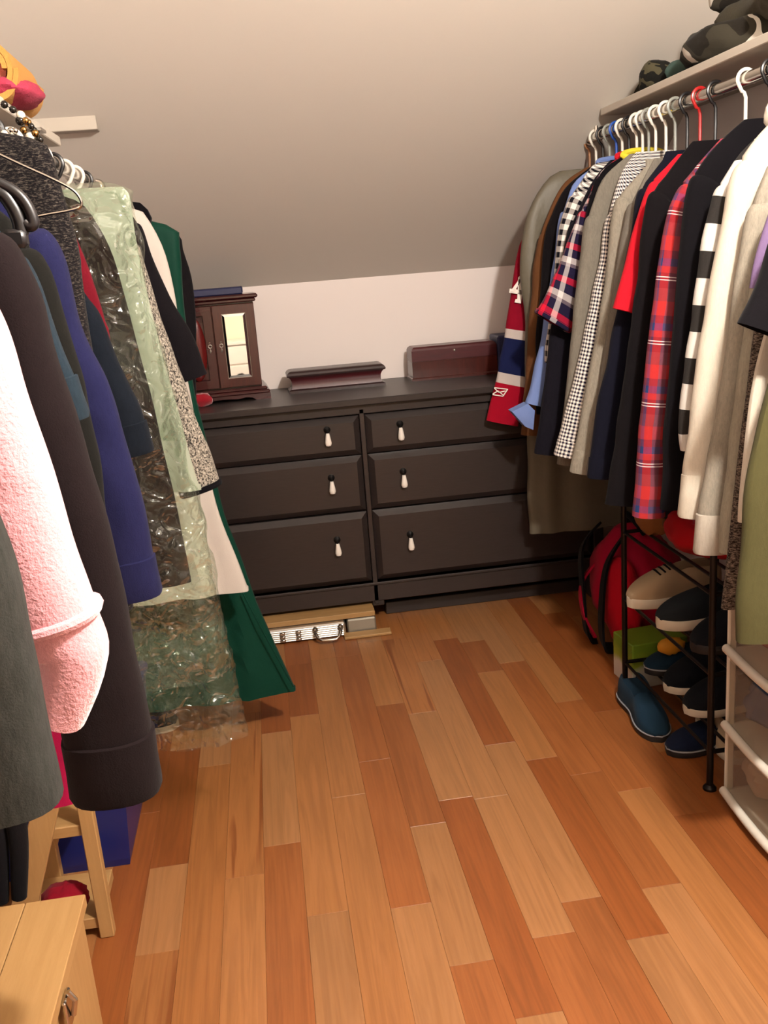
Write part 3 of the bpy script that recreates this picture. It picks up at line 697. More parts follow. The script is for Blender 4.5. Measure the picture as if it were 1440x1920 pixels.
garment('logo_tee', 'black tee with yellow neck tape', 'shirt', 'R', 2.86, [(1150, 280), (1128, 315), (1112, 350), (1100, 400), (1092, 470)], K_BLACK, hem=.85, sleeve=(.09, .10), sh=2, th=.022, D=(.028, .028), hang=M_HW, collar=fb('cotton_yellow', '#d8c43a'), hang_label='white hanger holding the black tee with yellow neck tape')
garment('grey_cardigan', 'mid-grey knitted cardigan beside the small-gingham shirt', 'cardigan', 'R', 2.815, [(1160, 290), (1128, 330), (1108, 375), (1095, 430), (1080, 540), (1068, 660), (1055, 790), (1045, 870)], K_GREY2, hem=.80, sleeve=(.075, .07), sh=3, th=.035, hang=M_HG, hang_label='grey hanger holding the mid-grey cardigan')
garment('gingham_shirt', 'navy and white small-gingham shirt', 'shirt', 'R', 2.765, [(1185, 275), (1160, 320), (1143, 370), (1133, 430), (1118, 520), (1092, 640), (1066, 750), (1040, 852)], gingham('small_gingham_navy', '#17142a', '#ece2d8', .0115), hem=.82, sleeve=(.07, .085), sh=3, th=.035, hang=M_HW, cuff=.05, hang_label='white hanger holding the small-gingham shirt')
garment('raglan_tee', 'light warm-grey raglan top with shoulder seam', 'shirt', 'R', 2.695, [(1205, 310), (1175, 345), (1153, 380), (1142, 440), (1132, 540), (1112, 660), (1090, 780), (1070, 884)], K_GREY, hem=.74, sleeve=(.085, .09), sh=3, th=.04, hang=M_HW, cuff=.07, hang_label='white hanger holding the warm-grey raglan top')
garment('beige_henley', 'beige-grey henley top beside the navy sweater', 'shirt', 'R', 2.635, [(1210, 315), (1190, 355), (1174, 400), (1160, 480), (1142, 600), (1122, 740), (1100, 890)], fb('jersey_beige', '#6c655c', .25), hem=.70, sleeve=(.08, .08), sh=3, th=.035, hang=M_HG, hang_label='grey hanger holding the beige-grey henley')
garment('navy_sweater', 'dark navy pullover sweater', 'sweater', 'R', 2.56, [(1235, 300), (1212, 330), (1195, 365), (1184, 430), (1165, 540), (1142, 660), (1115, 790), (1103, 895)], K_NAVY, hem=.66, sleeve=(.10, .10), sh=3, th=.045, hang=M_HK, cuff=.06, hang_label='black hanger holding the navy sweater')
garment('red_tee', 'bright red short-sleeved tee', 'shirt', 'R', 2.485, [(1240, 315), (1215, 350), (1200, 390), (1180, 460), (1163, 530), (1150, 578)], K_RED, hem=.74, sleeve=(.10, .11), sh=2, th=.035, hang=M_HR, hang_label='red hanger holding the red tee')
garment('black_sweater', 'black knitted sweater with tan-bordered shirt tail below', 'sweater', 'R', 2.40, [(1270, 290), (1240, 330), (1215, 370), (1205, 430), (1190, 560), (1172, 700), (1152, 830), (1136, 945)], K_BLK2, hem=.58, sleeve=(.11, .11), sh=3, th=.045, hang=M_HK, hemband=(K_TAN, .02), hang_label='black hanger holding the black sweater')
FLN = plaid('flannel_red_blue', [(0, '#a8282c'), (.30, '#1f3a66'), (.58, '#7a2430'), (.80, '#5a4456')], [(0, '#b8342f'), (.22, '#6e2a36'), (.34, '#2f3a66'), (.46, '#a83232'), (.56, '#6a242c'), (.8, '#7c3a3e')], .085, .155, .55, .1, lines=((.62, .635), (.665, .68)))
garment('flannel_shirt', 'red and blue plaid flannel shirt with curved hem', 'shirt', 'R', 2.25, [(1318, 288), (1290, 322), (1272, 352), (1255, 395), (1240, 470), (1225, 570), (1212, 680), (1200, 800), (1195, 880), (1187, 968)], FLN, hem=.575, sleeve=(.085, .085), sh=3, th=.05, hang=M_HW, hemband=(FLN, .05), D=(.05, .06), wr=.14, hang_label='white hanger holding the flannel shirt')
garment('black_longsleeve', 'plain black long-sleeved top beside the flannel shirt', 'shirt', 'R', 2.14, [(1345, 262), (1312, 300), (1294, 340), (1284, 390), (1272, 520), (1258, 660), (1246, 800), (1240, 955)], K_BLACK, hem=.60, sleeve=(.11, .10), sh=3, th=.045, hang=M_HK, hang_label='black hanger holding the plain black long-sleeved top')
garment('striped_top', 'dark grey and white broad-striped top', 'shirt', 'R', 2.04, [(1385, 280), (1358, 318), (1340, 360), (1325, 420), (1310, 500), (1296, 600), (1283, 700), (1273, 790), (1278, 845)], stripes('stripe_grey_white', '#c4beb6', '#2a2725', .118, .18), hem=.62, sleeve=(.09, .08), sh=3, th=.04, hang=M_HB, hang_label='blue hanger holding the striped top')
cr, _ = garment('cream_hoodie', 'cream hooded sweatshirt with ribbed cuff', 'hoodie', 'R', 1.965, [(1440, 225), (1405, 265), (1382, 310), (1366, 360), (1345, 470), (1325, 580), (1308, 680), (1296, 780), (1284, 870), (1274, 968)], K_CREAM, hem=.60, sleeve=(.11, .10, .095), sh=3, th=.06, hang=M_HW, cuff=.10, D=(.07, .05), wr=.13, hang_label='white hanger holding the cream hoodie')
xr, sg, zn, zr, wx = SIDE['R']
MB().sphere((xr, 1.965, zn-.01), .10, 14, (1.05, .42, .62), lambda d: 1+.12*nz(d.x*2, d.y*2, d.z*2)).build('hood', K_CREAM, cr)
garment('heather_longsleeve', 'grey heather long-sleeved top with pale ribbed cuff', 'shirt', 'R', 1.89, [(1440, 300), (1418, 345), (1402, 400), (1388, 470), (1372, 580), (1352, 720), (1328, 860), (1310, 960), (1303, 1036)], K_GREY, hem=.58, sleeve=(.10, .085), sh=3, th=.05, hang=M_HW, cuff=.09, cuffmat=fb('rib_pale_grey', '#a1978a', .15), hang_label='white hanger holding the grey heather top')
garment('grey_lounge_top', 'pale grey lounge top with long straight side', 'shirt', 'R', 1.83, [(1440, 400), (1425, 450), (1408, 540), (1388, 680), (1370, 820), (1356, 940), (1346, 1036)], K_LGREY, hem=.585, sleeve=(.08, .075), sh=2, th=.04, hang=M_HG, hang_label='grey hanger holding the pale grey lounge top')
garment('mottled_cardigan', 'long dark brown mottled knit cardigan', 'cardigan', 'R', 1.775, [(1455, 470), (1432, 540), (1412, 640), (1396, 760), (1380, 900), (1366, 1020), (1355, 1140)], tweed('knit_brown_mottled', '#1d1513', '#8a7a6c', 120, .55, (1, 1, 3)), th=.05, hang=M_HK, hang_label='black hanger holding the mottled cardigan')
garment('lavender_tee', 'lavender tee showing beside the black tee', 'shirt', 'R', 1.73, [(1462, 330), (1445, 380), (1428, 440), (1412, 500), (1405, 540)], K_LAV, hem=.95, sleeve=(.10, .10), sh=2, th=.025, D=(.03, .03), hang=M_HW, hang_label='white hanger holding the lavender tee')
garment('cream_trousers', 'cream trousers folded over a hanger', 'trousers', 'R', 1.685, [(1462, 520), (1440, 600), (1420, 680), (1402, 780), (1392, 880), (1388, 980)], K_CREAM, th=.04, hang=M_HW, hang_label='white hanger holding the cream trousers')
garment('black_tee', 'plain black tee with wide short sleeve', 'shirt', 'R', 1.63, [(1500, 360), (1470, 400), (1450, 440), (1425, 510), (1386, 606)], K_BLACK, hem=.95, sleeve=(.11, .16), sh=2, th=.045, D=(.05, .06), hang=M_HK, hang_label='black hanger holding the plain black tee')
garment('olive_trousers', 'olive green cotton trousers hanging above the plastic drawers', 'trousers', 'R', 1.565, [(1500, 560), (1470, 640), (1440, 720), (1415, 820), (1398, 920), (1388, 1020), (1380, 1130)], K_OLIVE, th=.06, fold=.007, hang=M_HW, hang_label='white hanger holding the olive trousers', hem=.60)

# ---- left rail, far to near
K_GREEN = fb('satin_green', '#0b3226', rough=.55); K_PINK = fb('fleece_pink', '#e08f95', .10, bscale=260, bstr=1.0, sheen=.6); K_VIOL = fb('sweat_blue_violet', '#181835', .2)
K_SWEAT = fb('sweat_charcoal_plum', '#150e0f', .2); K_DEN = fb('denim_mid', '#1b252d', .35, bscale=800); K_DEND = fb('denim_dark', '#0f131a', .3, bscale=800); K_BURG = fb('knit_burgundy', '#5c0f1b')
K_BRNS = fb('suit_brown', '#1a1210', .15); K_HEATH = fb('fleece_grey_heather', '#2b2b28', .5, hs=(0, 160)); K_DARKJ = fb('jacket_black_olive', '#12110f')
TW = tweed('tweed_black_white', '#161414', '#b8ad9e', 260, .52, (1, 1, .8))
KN = tweed('knit_black_fleck', '#120f11', '#5a524a', 150, .62, (1, 1, 3))
garment('black_overcoat', 'black overcoat showing behind the green gown', 'coat', 'L', 2.73, [(300, 400), (325, 430), (345, 475), (360, 525), (367, 600), (370, 720), (372, 900)], K_BLK2, th=.06, hem=.65, hang=M_HK, hang_label='black hanger holding the black overcoat')
gg, _ = garment('green_gown', 'long forest green satin gown flaring to the floor', 'gown', 'L', 2.60, [(215, 350), (258, 368), (296, 390), (322, 425), (336, 465), (342, 540), (352, 640), (372, 760), (400, 890), (440, 1010), (490, 1140), (553, 1292)], K_GREEN, th=.07, fold=.010, hang=M_HW, hang_label='white hanger holding the green gown')
mb = MB(); q = [atY(x, y, 2.555) for x, y in ((247, 378), (262, 380), (275, 392), (283, 408), (281, 424), (270, 420), (256, 400))]
mb.add(q+[p+Vector((0, .03, 0)) for p in q], [tuple(range(7)), tuple(range(13, 6, -1))]+[(i, 7+i, 7+(i+1) % 7, (i+1) % 7) for i in range(7)]); mb.build('armhole_lining', K_BLACK, gg, smooth=False)
sk = [atY(x, y, 2.553) for x, y in ((455, 1112), (480, 1160), (508, 1212), (550, 1288))]
MB().tube(sk, .0022, 6).build('side_seam', K_GREEN, gg)
garment('white_shirt', 'long white cotton shirt dress hanging in front of the green gown', 'dress', 'L', 2.46, [(225, 365), (258, 392), (285, 425), (305, 468), (320, 520), (332, 575), (348, 690), (375, 830), (400, 930), (430, 1010), (465, 1106)], K_WHITE, th=.06, fold=.008, hang=M_HW, hang_label='white hanger holding the white shirt dress')
garment('black_blazer', 'black blazer with a short wide cuff', 'blazer', 'L', 2.33, [(215, 370), (245, 395), (268, 430), (285, 480), (315, 545), (355, 620), (388, 700)], fb('suiting_black', '#100d10', .1), hem=.80, sleeve=(.09, .10), sh=2, th=.06, D=(.06, .06), hang=M_HK, hang_label='black hanger holding the black blazer', wr=.05)
garment('tweed_coat', 'black and white tweed coat sleeve hanging past the plastic cover', 'coat', 'L', 2.20, [(215, 390), (245, 425), (265, 470), (285, 535), (310, 620), (345, 715), (378, 810), (415, 905)], TW, hem=.75, sleeve=(.09, .10), sh=3, th=.06, D=(.07, .07), hang=M_HW, cuff=.012, cuffmat=K_BLACK, hang_label='white hanger holding the tweed coat', wr=.06)
# dry-cleaning bag and the suit inside it
YP = 1.94
garment('brown_suit', 'dark brown suit jacket inside the clear plastic cover', 'suit', 'L', YP, [(150, 380), (182, 420), (212, 480), (236, 560), (264, 660), (292, 770), (318, 890), (342, 1000), (358, 1088)], K_BRNS, th=.05, fold=.004, hang=M_HW, hang_label='white hanger inside the clear plastic cover')
t = NT('plastic_film'); oc = t.coord('Object'); crn = t.noise(oc, 24, 1.2, .5, 1.2)
bp_ = t.n('ShaderNodeBump'); bp_.inputs['Strength'].default_value = 1.0; bp_.inputs["Distance"].default_value = .022; t.l(crn, bp_.inputs['Height'])
tr = t.n('ShaderNodeBsdfTransparent'); tr.inputs[0].default_value = (.93, .97, .92, 1)
gl = t.n('ShaderNodeBsdfGlossy'); gl.inputs['Roughness'].default_value = .045; gl.inputs['Color'].default_value = (.95, .97, .93, 1); t.l(bp_.outputs[0], gl.inputs['Normal'])
df = t.n('ShaderNodeBsdfDiffuse'); df.inputs[0].default_value = lin('#b9c4b2')
lw = t.n('ShaderNodeLayerWeight'); lw.inputs[0].default_value = .35; t.l(bp_.outputs[0], lw.inputs['Normal'])
m1 = t.n('ShaderNodeMixShader'); t.l(t.math('ADD', t.math('MULTIPLY', lw.outputs['Fresnel'], .22), .02, True), m1.inputs[0]); t.l(tr.outputs[0], m1.inputs[1]); t.l(gl.outputs[0], m1.inputs[2])
m2 = t.n('ShaderNodeMixShader'); t.l(t.ramp(t.noise(oc, 8, 3), [(.35, (.005, .005, .005, 1)), (.75, (.05, .05, .05, 1))]), m2.inputs[0]); t.l(m1.outputs[0], m2.inputs[1]); t.l(df.outputs[0], m2.inputs[2])
t.l(m2.outputs[0], t.out.inputs[0]); M_FILM = t.m
def film(label, Y, O_px, th, seed, far=None, name='plastic_cover', nrow=70):
    P = [(atY(x, y, Y).x, atY(x, y, Y).z) for x, y in O_px]
    xr, sg, zn, zr, wx = SIDE['L']
    mb = MB(); nc = 60; vs, uv, fs = [], [], []
    O = [(v.x, v.z) for v in smoothed([(x, 0, z) for x, z in P], 90)]
    for j in range(nrow+1):
        xa, z = interp(O, j/nrow); o = max(wx, xr-(xa-xr)*1.0) if far is None else far; xc, a = (xa+o)/2, (xa-o)/2
        for k in range(nc):
            an = 2*PI*k/nc; x = xc+a*spow(math.cos(an), .7); y = Y+th/2*min(1, .3+j/12)*spow(math.sin(an), .7)
            q = .014*nz(x*13, z*10, seed)+.012*(.4-abs(nz(x*22, z*17, seed+4))*1.6)
            y += q*1.3; x += q*.8*abs(math.cos(an)); vs.append((x, y, z+(.02*nz(x*9, seed, 2) if j > nrow-2 else 0)))
            uv.append((k/nc, j/nrow))
    for j in range(nrow):
        for k in range(nc): fs.append((j*nc+k, j*nc+(k+1) % nc, (j+1)*nc+(k+1) % nc, (j+1)*nc+k))
    fs.append(tuple(range(nc-1, -1, -1)))
    o = mb.add(vs, fs, uv).build(name, M_FILM, angle=180); tag(o, label, 'plastic cover'); return o
film('pale green translucent dry-cleaning cover over the brown suit', YP, [(190, 341), (245, 354), (251, 380), (268, 480), (288, 580), (312, 680), (338, 790), (368, 905), (390, 1000), (406, 1090), (418, 1180), (428, 1252)], .15, 3.3)
film('clear crumpled plastic cover hanging lowest, its corner near the floor', 2.09, [(180, 352), (225, 372), (252, 470), (285, 600), (325, 760), (368, 930), (396, 1060), (425, 1190), (445, 1290), (465, 1382)], .05, 8.1, far=-.395)
paper = [(215, 350), (241, 360), (254, 440), (270, 520), (296, 620), (320, 717), (347, 823), (372, 905), (377, 916)]
P_ = [(atY(x, y, 1.99).x, atY(x, y, 1.99).z) for x, y in paper]
mb = loft_body([(v.x, v.z) for v in smoothed([(x, 0, z) for x, z in P_], 50)], 'L', 1.99, .018, .007, 5.5)
tag(mb.build('paper_shoulder_cape', plain('pale_green_tissue', '#878c7b', .5, var=.04)), 'pale green tissue cape inside the dry-cleaning cover', 'cape')
# wire hanger end poking out
wh = MB(); q = [atY(x, y, 1.5) for x, y in ((-60, 262), (40, 309), (95, 334), (135, 355), (151, 374), (150, 388), (125, 396), (80, 404), (-40, 428))]
wh.tube(smoothed(q, 50), .0022, 8)
tag(wh.build('wire_hanger', M_CHROME), 'thin bare wire hanger poking out past the plastic cover', 'hanger')
garment('burgundy_top', 'burgundy knitted top beside the plastic cover', 'top', 'L', 1.80, [(95, 360), (125, 405), (145, 450), (165, 500), (185, 560), (200, 610), (212, 660)], K_BURG, th=.05, hem=.80, hang=M_HK, hang_label='black hanger holding the burgundy top')
dj, dsm = garment('dark_denim_jacket', 'dark denim jacket with a buttoned cuff', 'jacket', 'L', 1.70, [(70, 360), (105, 410), (130, 470), (155, 545), (185, 590), (215, 655), (245, 725), (265, 765), (287, 842)], K_DEND, hem=.85, sleeve=(.08, .085), sh=3, th=.06, D=(.06, .06), cuff=.055, hang=M_HK, hang_label='black hanger holding the dark denim jacket')
garment('flecked_knit_coat', 'black flecked knit coat with high collar under the shelf', 'coat', 'L', 1.60, [(70, 262), (97, 290), (110, 335), (126, 390), (142, 445), (152, 500), (160, 570)], KN, th=.07, hem=.80, neck=(RXL+.02, 1.60), hang=M_HK, hang_label='black hanger holding the flecked knit coat')
garment('blue_violet_sweatshirt', 'deep blue-violet cotton sweatshirt with hanging sleeve', 'sweatshirt', 'L', 1.385, [(30, 372), (62, 400), (90, 430), (115, 478), (140, 560), (165, 640), (200, 720), (222, 775), (245, 860), (275, 980), (302, 1108)], K_VIOL, hem=.97, sleeve=(.09, .085, .085), sh=3, th=.06, D=(.07, .06), hang=M_HK, cuff=.06, hang_label='black hanger holding the blue-violet sweatshirt', wr=.14)
garment('black_jacket', 'black-olive rain jacket between the denim and blue sweatshirt', 'jacket', 'L', 1.27, [(20, 395), (50, 430), (75, 475), (95, 520), (120, 590), (145, 670), (165, 740), (185, 850), (200, 960)], K_DARKJ, hem=.97, sleeve=(.10, .10), sh=3, th=.05, D=(.06, .055), hang=M_HK, hang_label='black hanger holding the black-olive jacket')
garment('denim_jacket', 'faded mid-blue denim jacket with seamed cuff', 'jacket', 'L', 1.15, [(-10, 400), (25, 440), (50, 490), (75, 540), (100, 600), (125, 660), (143, 710), (165, 778)], K_DEN, hem=1.0, sleeve=(.09, .085), sh=3, th=.06, D=(.06, .055), cuff=.05, hang=M_HK, hang_label='black clip hanger holding the faded denim jacket')
ch = thing('contour_hanger', 'shiny black contoured hanger with a clip between denim and sweatshirt', 'hanger', atY(20, 400, 1.085), 'hangers on the rail over the step ladder')
MB().tube(smoothed([atY(x, y, 1.085) for x, y in ((-120, 300), (-60, 320), (0, 345), (30, 362), (50, 385), (62, 415), (56, 424), (46, 418))], 40), .0065, 10).build('upper_arm', M_HK, ch)
MB().tube(smoothed([atY(x, y, 1.085) for x, y in ((-120, 330), (-60, 345), (0, 362), (22, 385), (36, 415), (40, 440))], 40), .008, 10).build('lower_arm', M_HK, ch)
cc_ = atY(30, 448, 1.085); MB().box(cc_, (.024, .02, .020), bev=.004).build('clip', M_HK, ch)
MB().tube(smoothed([atY(-120, 300, 1.085), Vector((RXL+.01, 1.085, 1.585)), Vector((RXL+.022, 1.085, RZL)), Vector((RXL, 1.085, RZL+.021)), Vector((RXL-.02, 1.085, RZL))], 30), .003, 8).build('hook', M_CHROME, ch)
garment('charcoal_sweatshirt', 'charcoal plum sweatshirt with deep ribbed cuff', 'sweatshirt', 'L', 1.02, [(-60, 370), (-20, 395), (15, 430), (45, 480), (75, 550), (105, 650), (140, 770), (175, 890), (210, 1020), (240, 1150), (265, 1270), (285, 1370), (300, 1470)], K_SWEAT, hem=1.02, sleeve=(.10, .105, .10), sh=3, th=.07, D=(.08, .075), hang=M_HK, cuff=.075, hang_label='black hanger holding the charcoal sweatshirt', wr=.06)
garment('pink_fleece_robe', 'pale pink fleece robe with turned sleeve cuff', 'robe', 'L', .86, [(-160, 380), (-100, 430), (-55, 490), (-10, 575), (20, 640), (50, 725), (85, 835), (120, 950), (150, 1050), (180, 1140), (205, 1225), (165, 1350)], K_PINK, hem=.99, sleeve=(.11, .115, .10, .05), sh=3, th=.08, D=(.09, .08), hang=M_HW, hang_label='white hanger holding the pink robe', wr=.06, ring=.80)
garment('grey_fleece_jacket', 'dark grey heather fleece jacket nearest the pine stool', 'jacket', 'L', .74, [(-220, 600), (-150, 660), (-100, 740), (-55, 850), (-15, 950), (20, 1050), (50, 1170), (80, 1300), (115, 1492)], K_HEATH, hem=1.08, sleeve=(.09, .10), sh=2, th=.07, D=(.08, .08), hang=M_HK, hang_label='black hanger holding the grey fleece jacket', wr=.06)
garment('magenta_nightgown', 'magenta nightgown behind the pine step ladder', 'nightgown', 'L', 1.49, [(20, 700), (70, 1000), (112, 1300), (132, 1400), (133, 1462)], fb('satin_magenta', '#8a0e38', rough=.6), th=.035, hem=.50, neck=(RXL-.05, 1.5), hang=M_HK, hang_label='black hanger holding the magenta nightgown')

# ------------------------------------------------------------------ left floor: ladder, stool, tote, small things
M_TOTE = plain('tote_blue_plastic', '#1a2260', .35, var=.03)
tt = thing('storage_tote', 'deep blue plastic storage tote behind the step ladder', 'tote', (-.6, 2.25, 0))
P, Fc = [], []
for z, i in ((0, .028), (.02, .024), (.30, .0)):
    P += [(-.77+i, 2.005+i, z), (-.418-i, 2.005+i, z), (-.418-i, 2.50-i, z), (-.77+i, 2.50-i, z)]
for r in (0, 4):
    for k in range(4): Fc.append((r+k, r+(k+1) % 4, r+4+(k+1) % 4, r+4+k))
Fc.append((3, 2, 1, 0)); MB().add(P, Fc).build('tub', M_TOTE, tt, smooth=False)
MB().box((-.5925, 2.2525, .312), (.365, .51, .03), bev=.008).build('lid', M_TOTE, tt, smooth=False)
sl = thing('step_ladder', 'pine A-frame step ladder standing under the clothes', 'step ladder', (-.53, 1.9, 0))
for Yk in (1.79, 2.0):
    if Yk < 1.9:
        MB().box((-.462, Yk, .232), (.030, .024, .464), bev=.002).build('rear_leg', M_PINEZ, sl, smooth=False)
    else:
        MB().box((-.60, 1.965, .232), (.030, .024, .464), bev=.002).build('rear_leg', M_PINEZ, sl, smooth=False)
def beam(a, b, wd, dp, mat, name, par):
    a, b = Vector(a), Vector(b); d = (b-a); L = d.length; d.normalize(); yv = Vector((0, 1, 0)); xv = yv.cross(d).normalized()
    M = Matrix((xv, yv, d)).transposed()
    return MB().box((a+b)/2, (wd, dp, L), bev=.002, M=M).build(name, mat, par, smooth=False)
for Yk in (1.775, 1.965): beam((-.655, Yk, .0), (-.490, Yk, .46), .052, .022, M_PINEZ, 'stringer', sl)
for z, x0, x1 in ((.262, -.56, -.470), (.035, -.64, -.470)): MB().box(((x0+x1)/2, 1.87, z), (x1-x0, .17, .026), bev=.002).build('tread', M_PINE, sl, smooth=False)
MB().box((-.49, 1.87, .468), (.12, .24, .022), bev=.003).build('top_cap', M_PINE, sl, smooth=False)
hb_ = MB().sphere((-.475, 1.74, .475), .055, 12, (1.0, .7, .62), lambda d: 1+.22*nz(d.x*4, d.y*4, d.z*4)+.10*nz(d.x*11, d.y*11, d.z*11))
tag(hb_.build('fur_slipper', fabric('black_fur', '#120d0d', bscale=200, bstr=1.0)), 'black fuzzy slipper on top of the step ladder', 'slipper')
ST = (-.76, -.378, .92, 1.372, .40)
so = thing('pine_stool', 'low pine box stool with a plank top', 'stool', ((ST[0]+ST[1])/2, (ST[2]+ST[3])/2, 0))
nw = 4; wv = (ST[1]-ST[0])/nw
for k in range(nw):
    MB().box((ST[0]+wv*(k+.5), (ST[2]+ST[3])/2, ST[4]-.011), (wv-.0012, ST[3]-ST[2], .022), bev=.0015).build('plank', M_PINEY, so, smooth=False)
MB().box((ST[1]-.018, (ST[2]+ST[3])/2, .19), (.020, ST[3]-ST[2]-.02, .375), bev=.002).build('side_panel', M_PINEZ, so, smooth=False)
MB().box((ST[0]+.018, (ST[2]+ST[3])/2, .19), (.020, ST[3]-ST[2]-.02, .375), bev=.002).build('side_panel', M_PINEZ, so, smooth=False)
for yy in (ST[2]+.02, ST[3]-.02): MB().box(((ST[0]+ST[1])/2, yy, .2), (ST[1]-ST[0]-.06, .018, .35), bev=.002).build('end_panel', M_PINE, so, smooth=False)
hp = atX(128, 1893, ST[1]+.004)
mb = MB().box((hp.x, hp.y, hp.z), (.006, .035, .05), bev=.002); mb.tube([(hp.x+.004, hp.y, hp.z+.03), (hp.x+.012, hp.y, hp.z+.015), (hp.x+.006, hp.y, hp.z-.01)], .004, 8)
mb.build('latch', M_CHROME, so, smooth=False)
# hanging black tights in front of the ladder
ti = thing('black_tights', 'black tights dangling over the pine stool', 'tights', (-.52, 1.42, .42))
for (x0, y0, x1, y1) in ((22, 1480, 36, 1682), (-20, 1480, 2, 1690)):
    q = [atY(x0-25, y0-240, 1.45), atY(x0-12, y0-120, 1.45), atY(x0, y0, 1.45), atY((x0+x1)/2+6, (y0+y1)/2, 1.45), atY(x1, y1, 1.45)]
    MB().tube(smoothed(q, 20), [.026-.013*(i/20) for i in range(21)], 12).build('leg', K_BLACK, ti)
MB().sphere(atY(-10, 1330, 1.45), .05, 10, (1.2, .5, 1.6), lambda d: 1+.15*nz(d.x*3, d.y*3, d.z*3)).build('waist', K_BLACK, ti)

# ---- shoes
def shoe(name, label, cat, toe, ang, L, wd, ht, upm, solem, sole_h=.022, laces=None, trim=None, high=0.0, z=0.0, openm=None, group=None):
    """toe point on the ground, heading of the toe, built along local +x"""
    R = Matrix.Rotation(ang, 3, 'Z'); toe = Vector((toe[0], toe[1], z)); org = toe-R @ Vector((L, 0, 0))
    t = thing(name, label, cat, org+R @ Vector((L/2, 0, 0)), group)
    W = lambda p: org+R @ Vector(p)
    def half(s):      # plan half width along the length 0..1
        b = .5*wd*(1-.18*math.exp(-((s-.45)/.16)**2)); 
        if s > .72: b *= math.sqrt(max(0, 1-((s-.72)/.28)**2))*.999+.001
        if s < .16: b *= .55+.45*math.sqrt(max(0, 1-((.16-s)/.16)**2))
        return max(b, .004)
    N, C = 30, 20; mb = MB()
    vs, fs = [], []
    lev = [(0, .97), (.003, 1.03), (sole_h-.002, 1.03), (sole_h, .99)]
    for z_, q in lev:
        for i in range(N+1): s = i/N; vs.append(W((s*L, half(s)*q, z_)))
        for i in range(N-1, 0, -1): s = i/N; vs.append(W((s*L, -half(s)*q, z_)))
    n = 2*N
    for r in range(3):
        for k in range(n): fs.append((r*n+k, r*n+n+k, r*n+n+(k+1) % n, r*n+(k+1) % n))
    fs += [tuple(range(n)), tuple(range(4*n-1, 3*n-1, -1))]
    mb.add(vs, fs).build('sole', solem, t, angle=50)
    if trim:
        q = [W((i/N*L, half(i/N)*1.035, sole_h-.003)) for i in range(N+1)]+[W((i/N*L, -half(i/N)*1.035, sole_h-.003)) for i in range(N-1, 0, -1)]
        MB().tube(q, .0022, 6, closed=True).build('sole_piping', trim, t)
    def hh(s):
        if s < .38: return ht*(1.0+high*(1-s/.38))
        k = (s-.38)/.62; return ht*(1-k)**.75*.72+ht*.28*math.sqrt(max(0, 1-k**3))
    vs, fs = [], []
    for i in range(N+1):
        s = max(.004, min(.985, i/N)); b = half(s)*.97; h = max(.006, hh(s))
        for k in range(C+1):
            a = PI*k/C; op = 1.0
            yv = b*spow(math.cos(a), .75); zz = h*spow(math.sin(a), .6)
            if s < .50 and abs(math.cos(a)) < .62:       # foot opening
                zz = h*.55*(1-.0*s)
                yv *= .92
            vs.append(W((s*L, yv, sole_h-.002+zz)))
    for i in range(N):
        for k in range(C): fs.append((i*(C+1)+k, i*(C+1)+k+1, (i+1)*(C+1)+k+1, (i+1)*(C+1)+k))
    fs += [tuple(range(C, -1, -1)), tuple(range(N*(C+1), (N+1)*(C+1)))]
    mb = MB().add(vs, fs); up = mb.build('upper', upm, t, angle=70)
    if laces:
        for k in range(4):
            s = .5+k*.055; b = half(s)*.55; h = sole_h+hh(s)*.98
            MB().tube([W((s*L, b, h-.006)), W((s*L+.006, 0, h+.002)), W((s*L, -b, h-.006))], .003, 6).build('lace', laces, up)
    return t
M_NVY = fb('canvas_navy', '#151c30'); M_TEAL = fb('canvas_teal_navy', '#182b3a'); M_SOLEW = plain('rubber_offwhite', '#cfc4b0', .55); M_SOLED = plain('rubber_dark', '#1a1616', .6); M_PIPE = plain('piping_grey', '#8d8f94', .5)
M_TANS = fb('canvas_tan', '#a58e72'); M_BLKS = fb('canvas_black', '#15171c'); M_YEL = plain('rubber_yellow', '#c98a1c', .5)
shoe('boat_shoe', 'navy slip-on shoe with its toe out past the rack post', 'shoe', (.975, 2.175), PI+.12, .27, .092, .062, M_NVY, M_SOLED, trim=M_PIPE, group='shoes on the floor')
shoe('boat_shoe', 'teal-navy slip-on shoe lying along the rack edge', 'shoe', (.985, 2.235), -PI/2-.10, .30, .095, .07, M_TEAL, M_SOLED, trim=M_PIPE, group='shoes on the floor')
shoe('espadrille', 'pale cream canvas shoe on the floor inside the rack', 'shoe', (1.14, 2.07), -PI/2-.1, .25, .09, .075, fb('canvas_cream', '#c2ae90'), M_SOLEW, group='shoes on the floor')
q = atZ(336, 1362, 0)
shoe('canvas_sneaker', 'black sneaker with white sole under the plastic cover', 'shoe', (q.x, q.y), -.15, .27, .095, .07, M_BLKS, M_SOLEW, group='shoes on the floor')
o = MB().sphere((-.545, 1.82, .083), .05, 12, (1.0, .9, .62), lambda d: 1+.2*nz(d.x*3, d.y*3, d.z*3)).build('wool_ball', fb('wool_red', '#7c1020')); tag(o, 'red woollen ball on the lowest tread of the step ladder', 'ball')
mb = MB().sphere((-.52, 2.93, .055), .11, 16, (1.0, 1.2, .6), lambda d: 1+.25*nz(d.x*3, d.y*3, d.z*3)+.12*nz(d.x*8, d.y*8, d.z*8))
o = mb.build('folded_cloth', fb('cotton_rose', '#b05068')); tag(o, 'crumpled rose pink cloth on the floor behind the plastic covers', 'cloth')

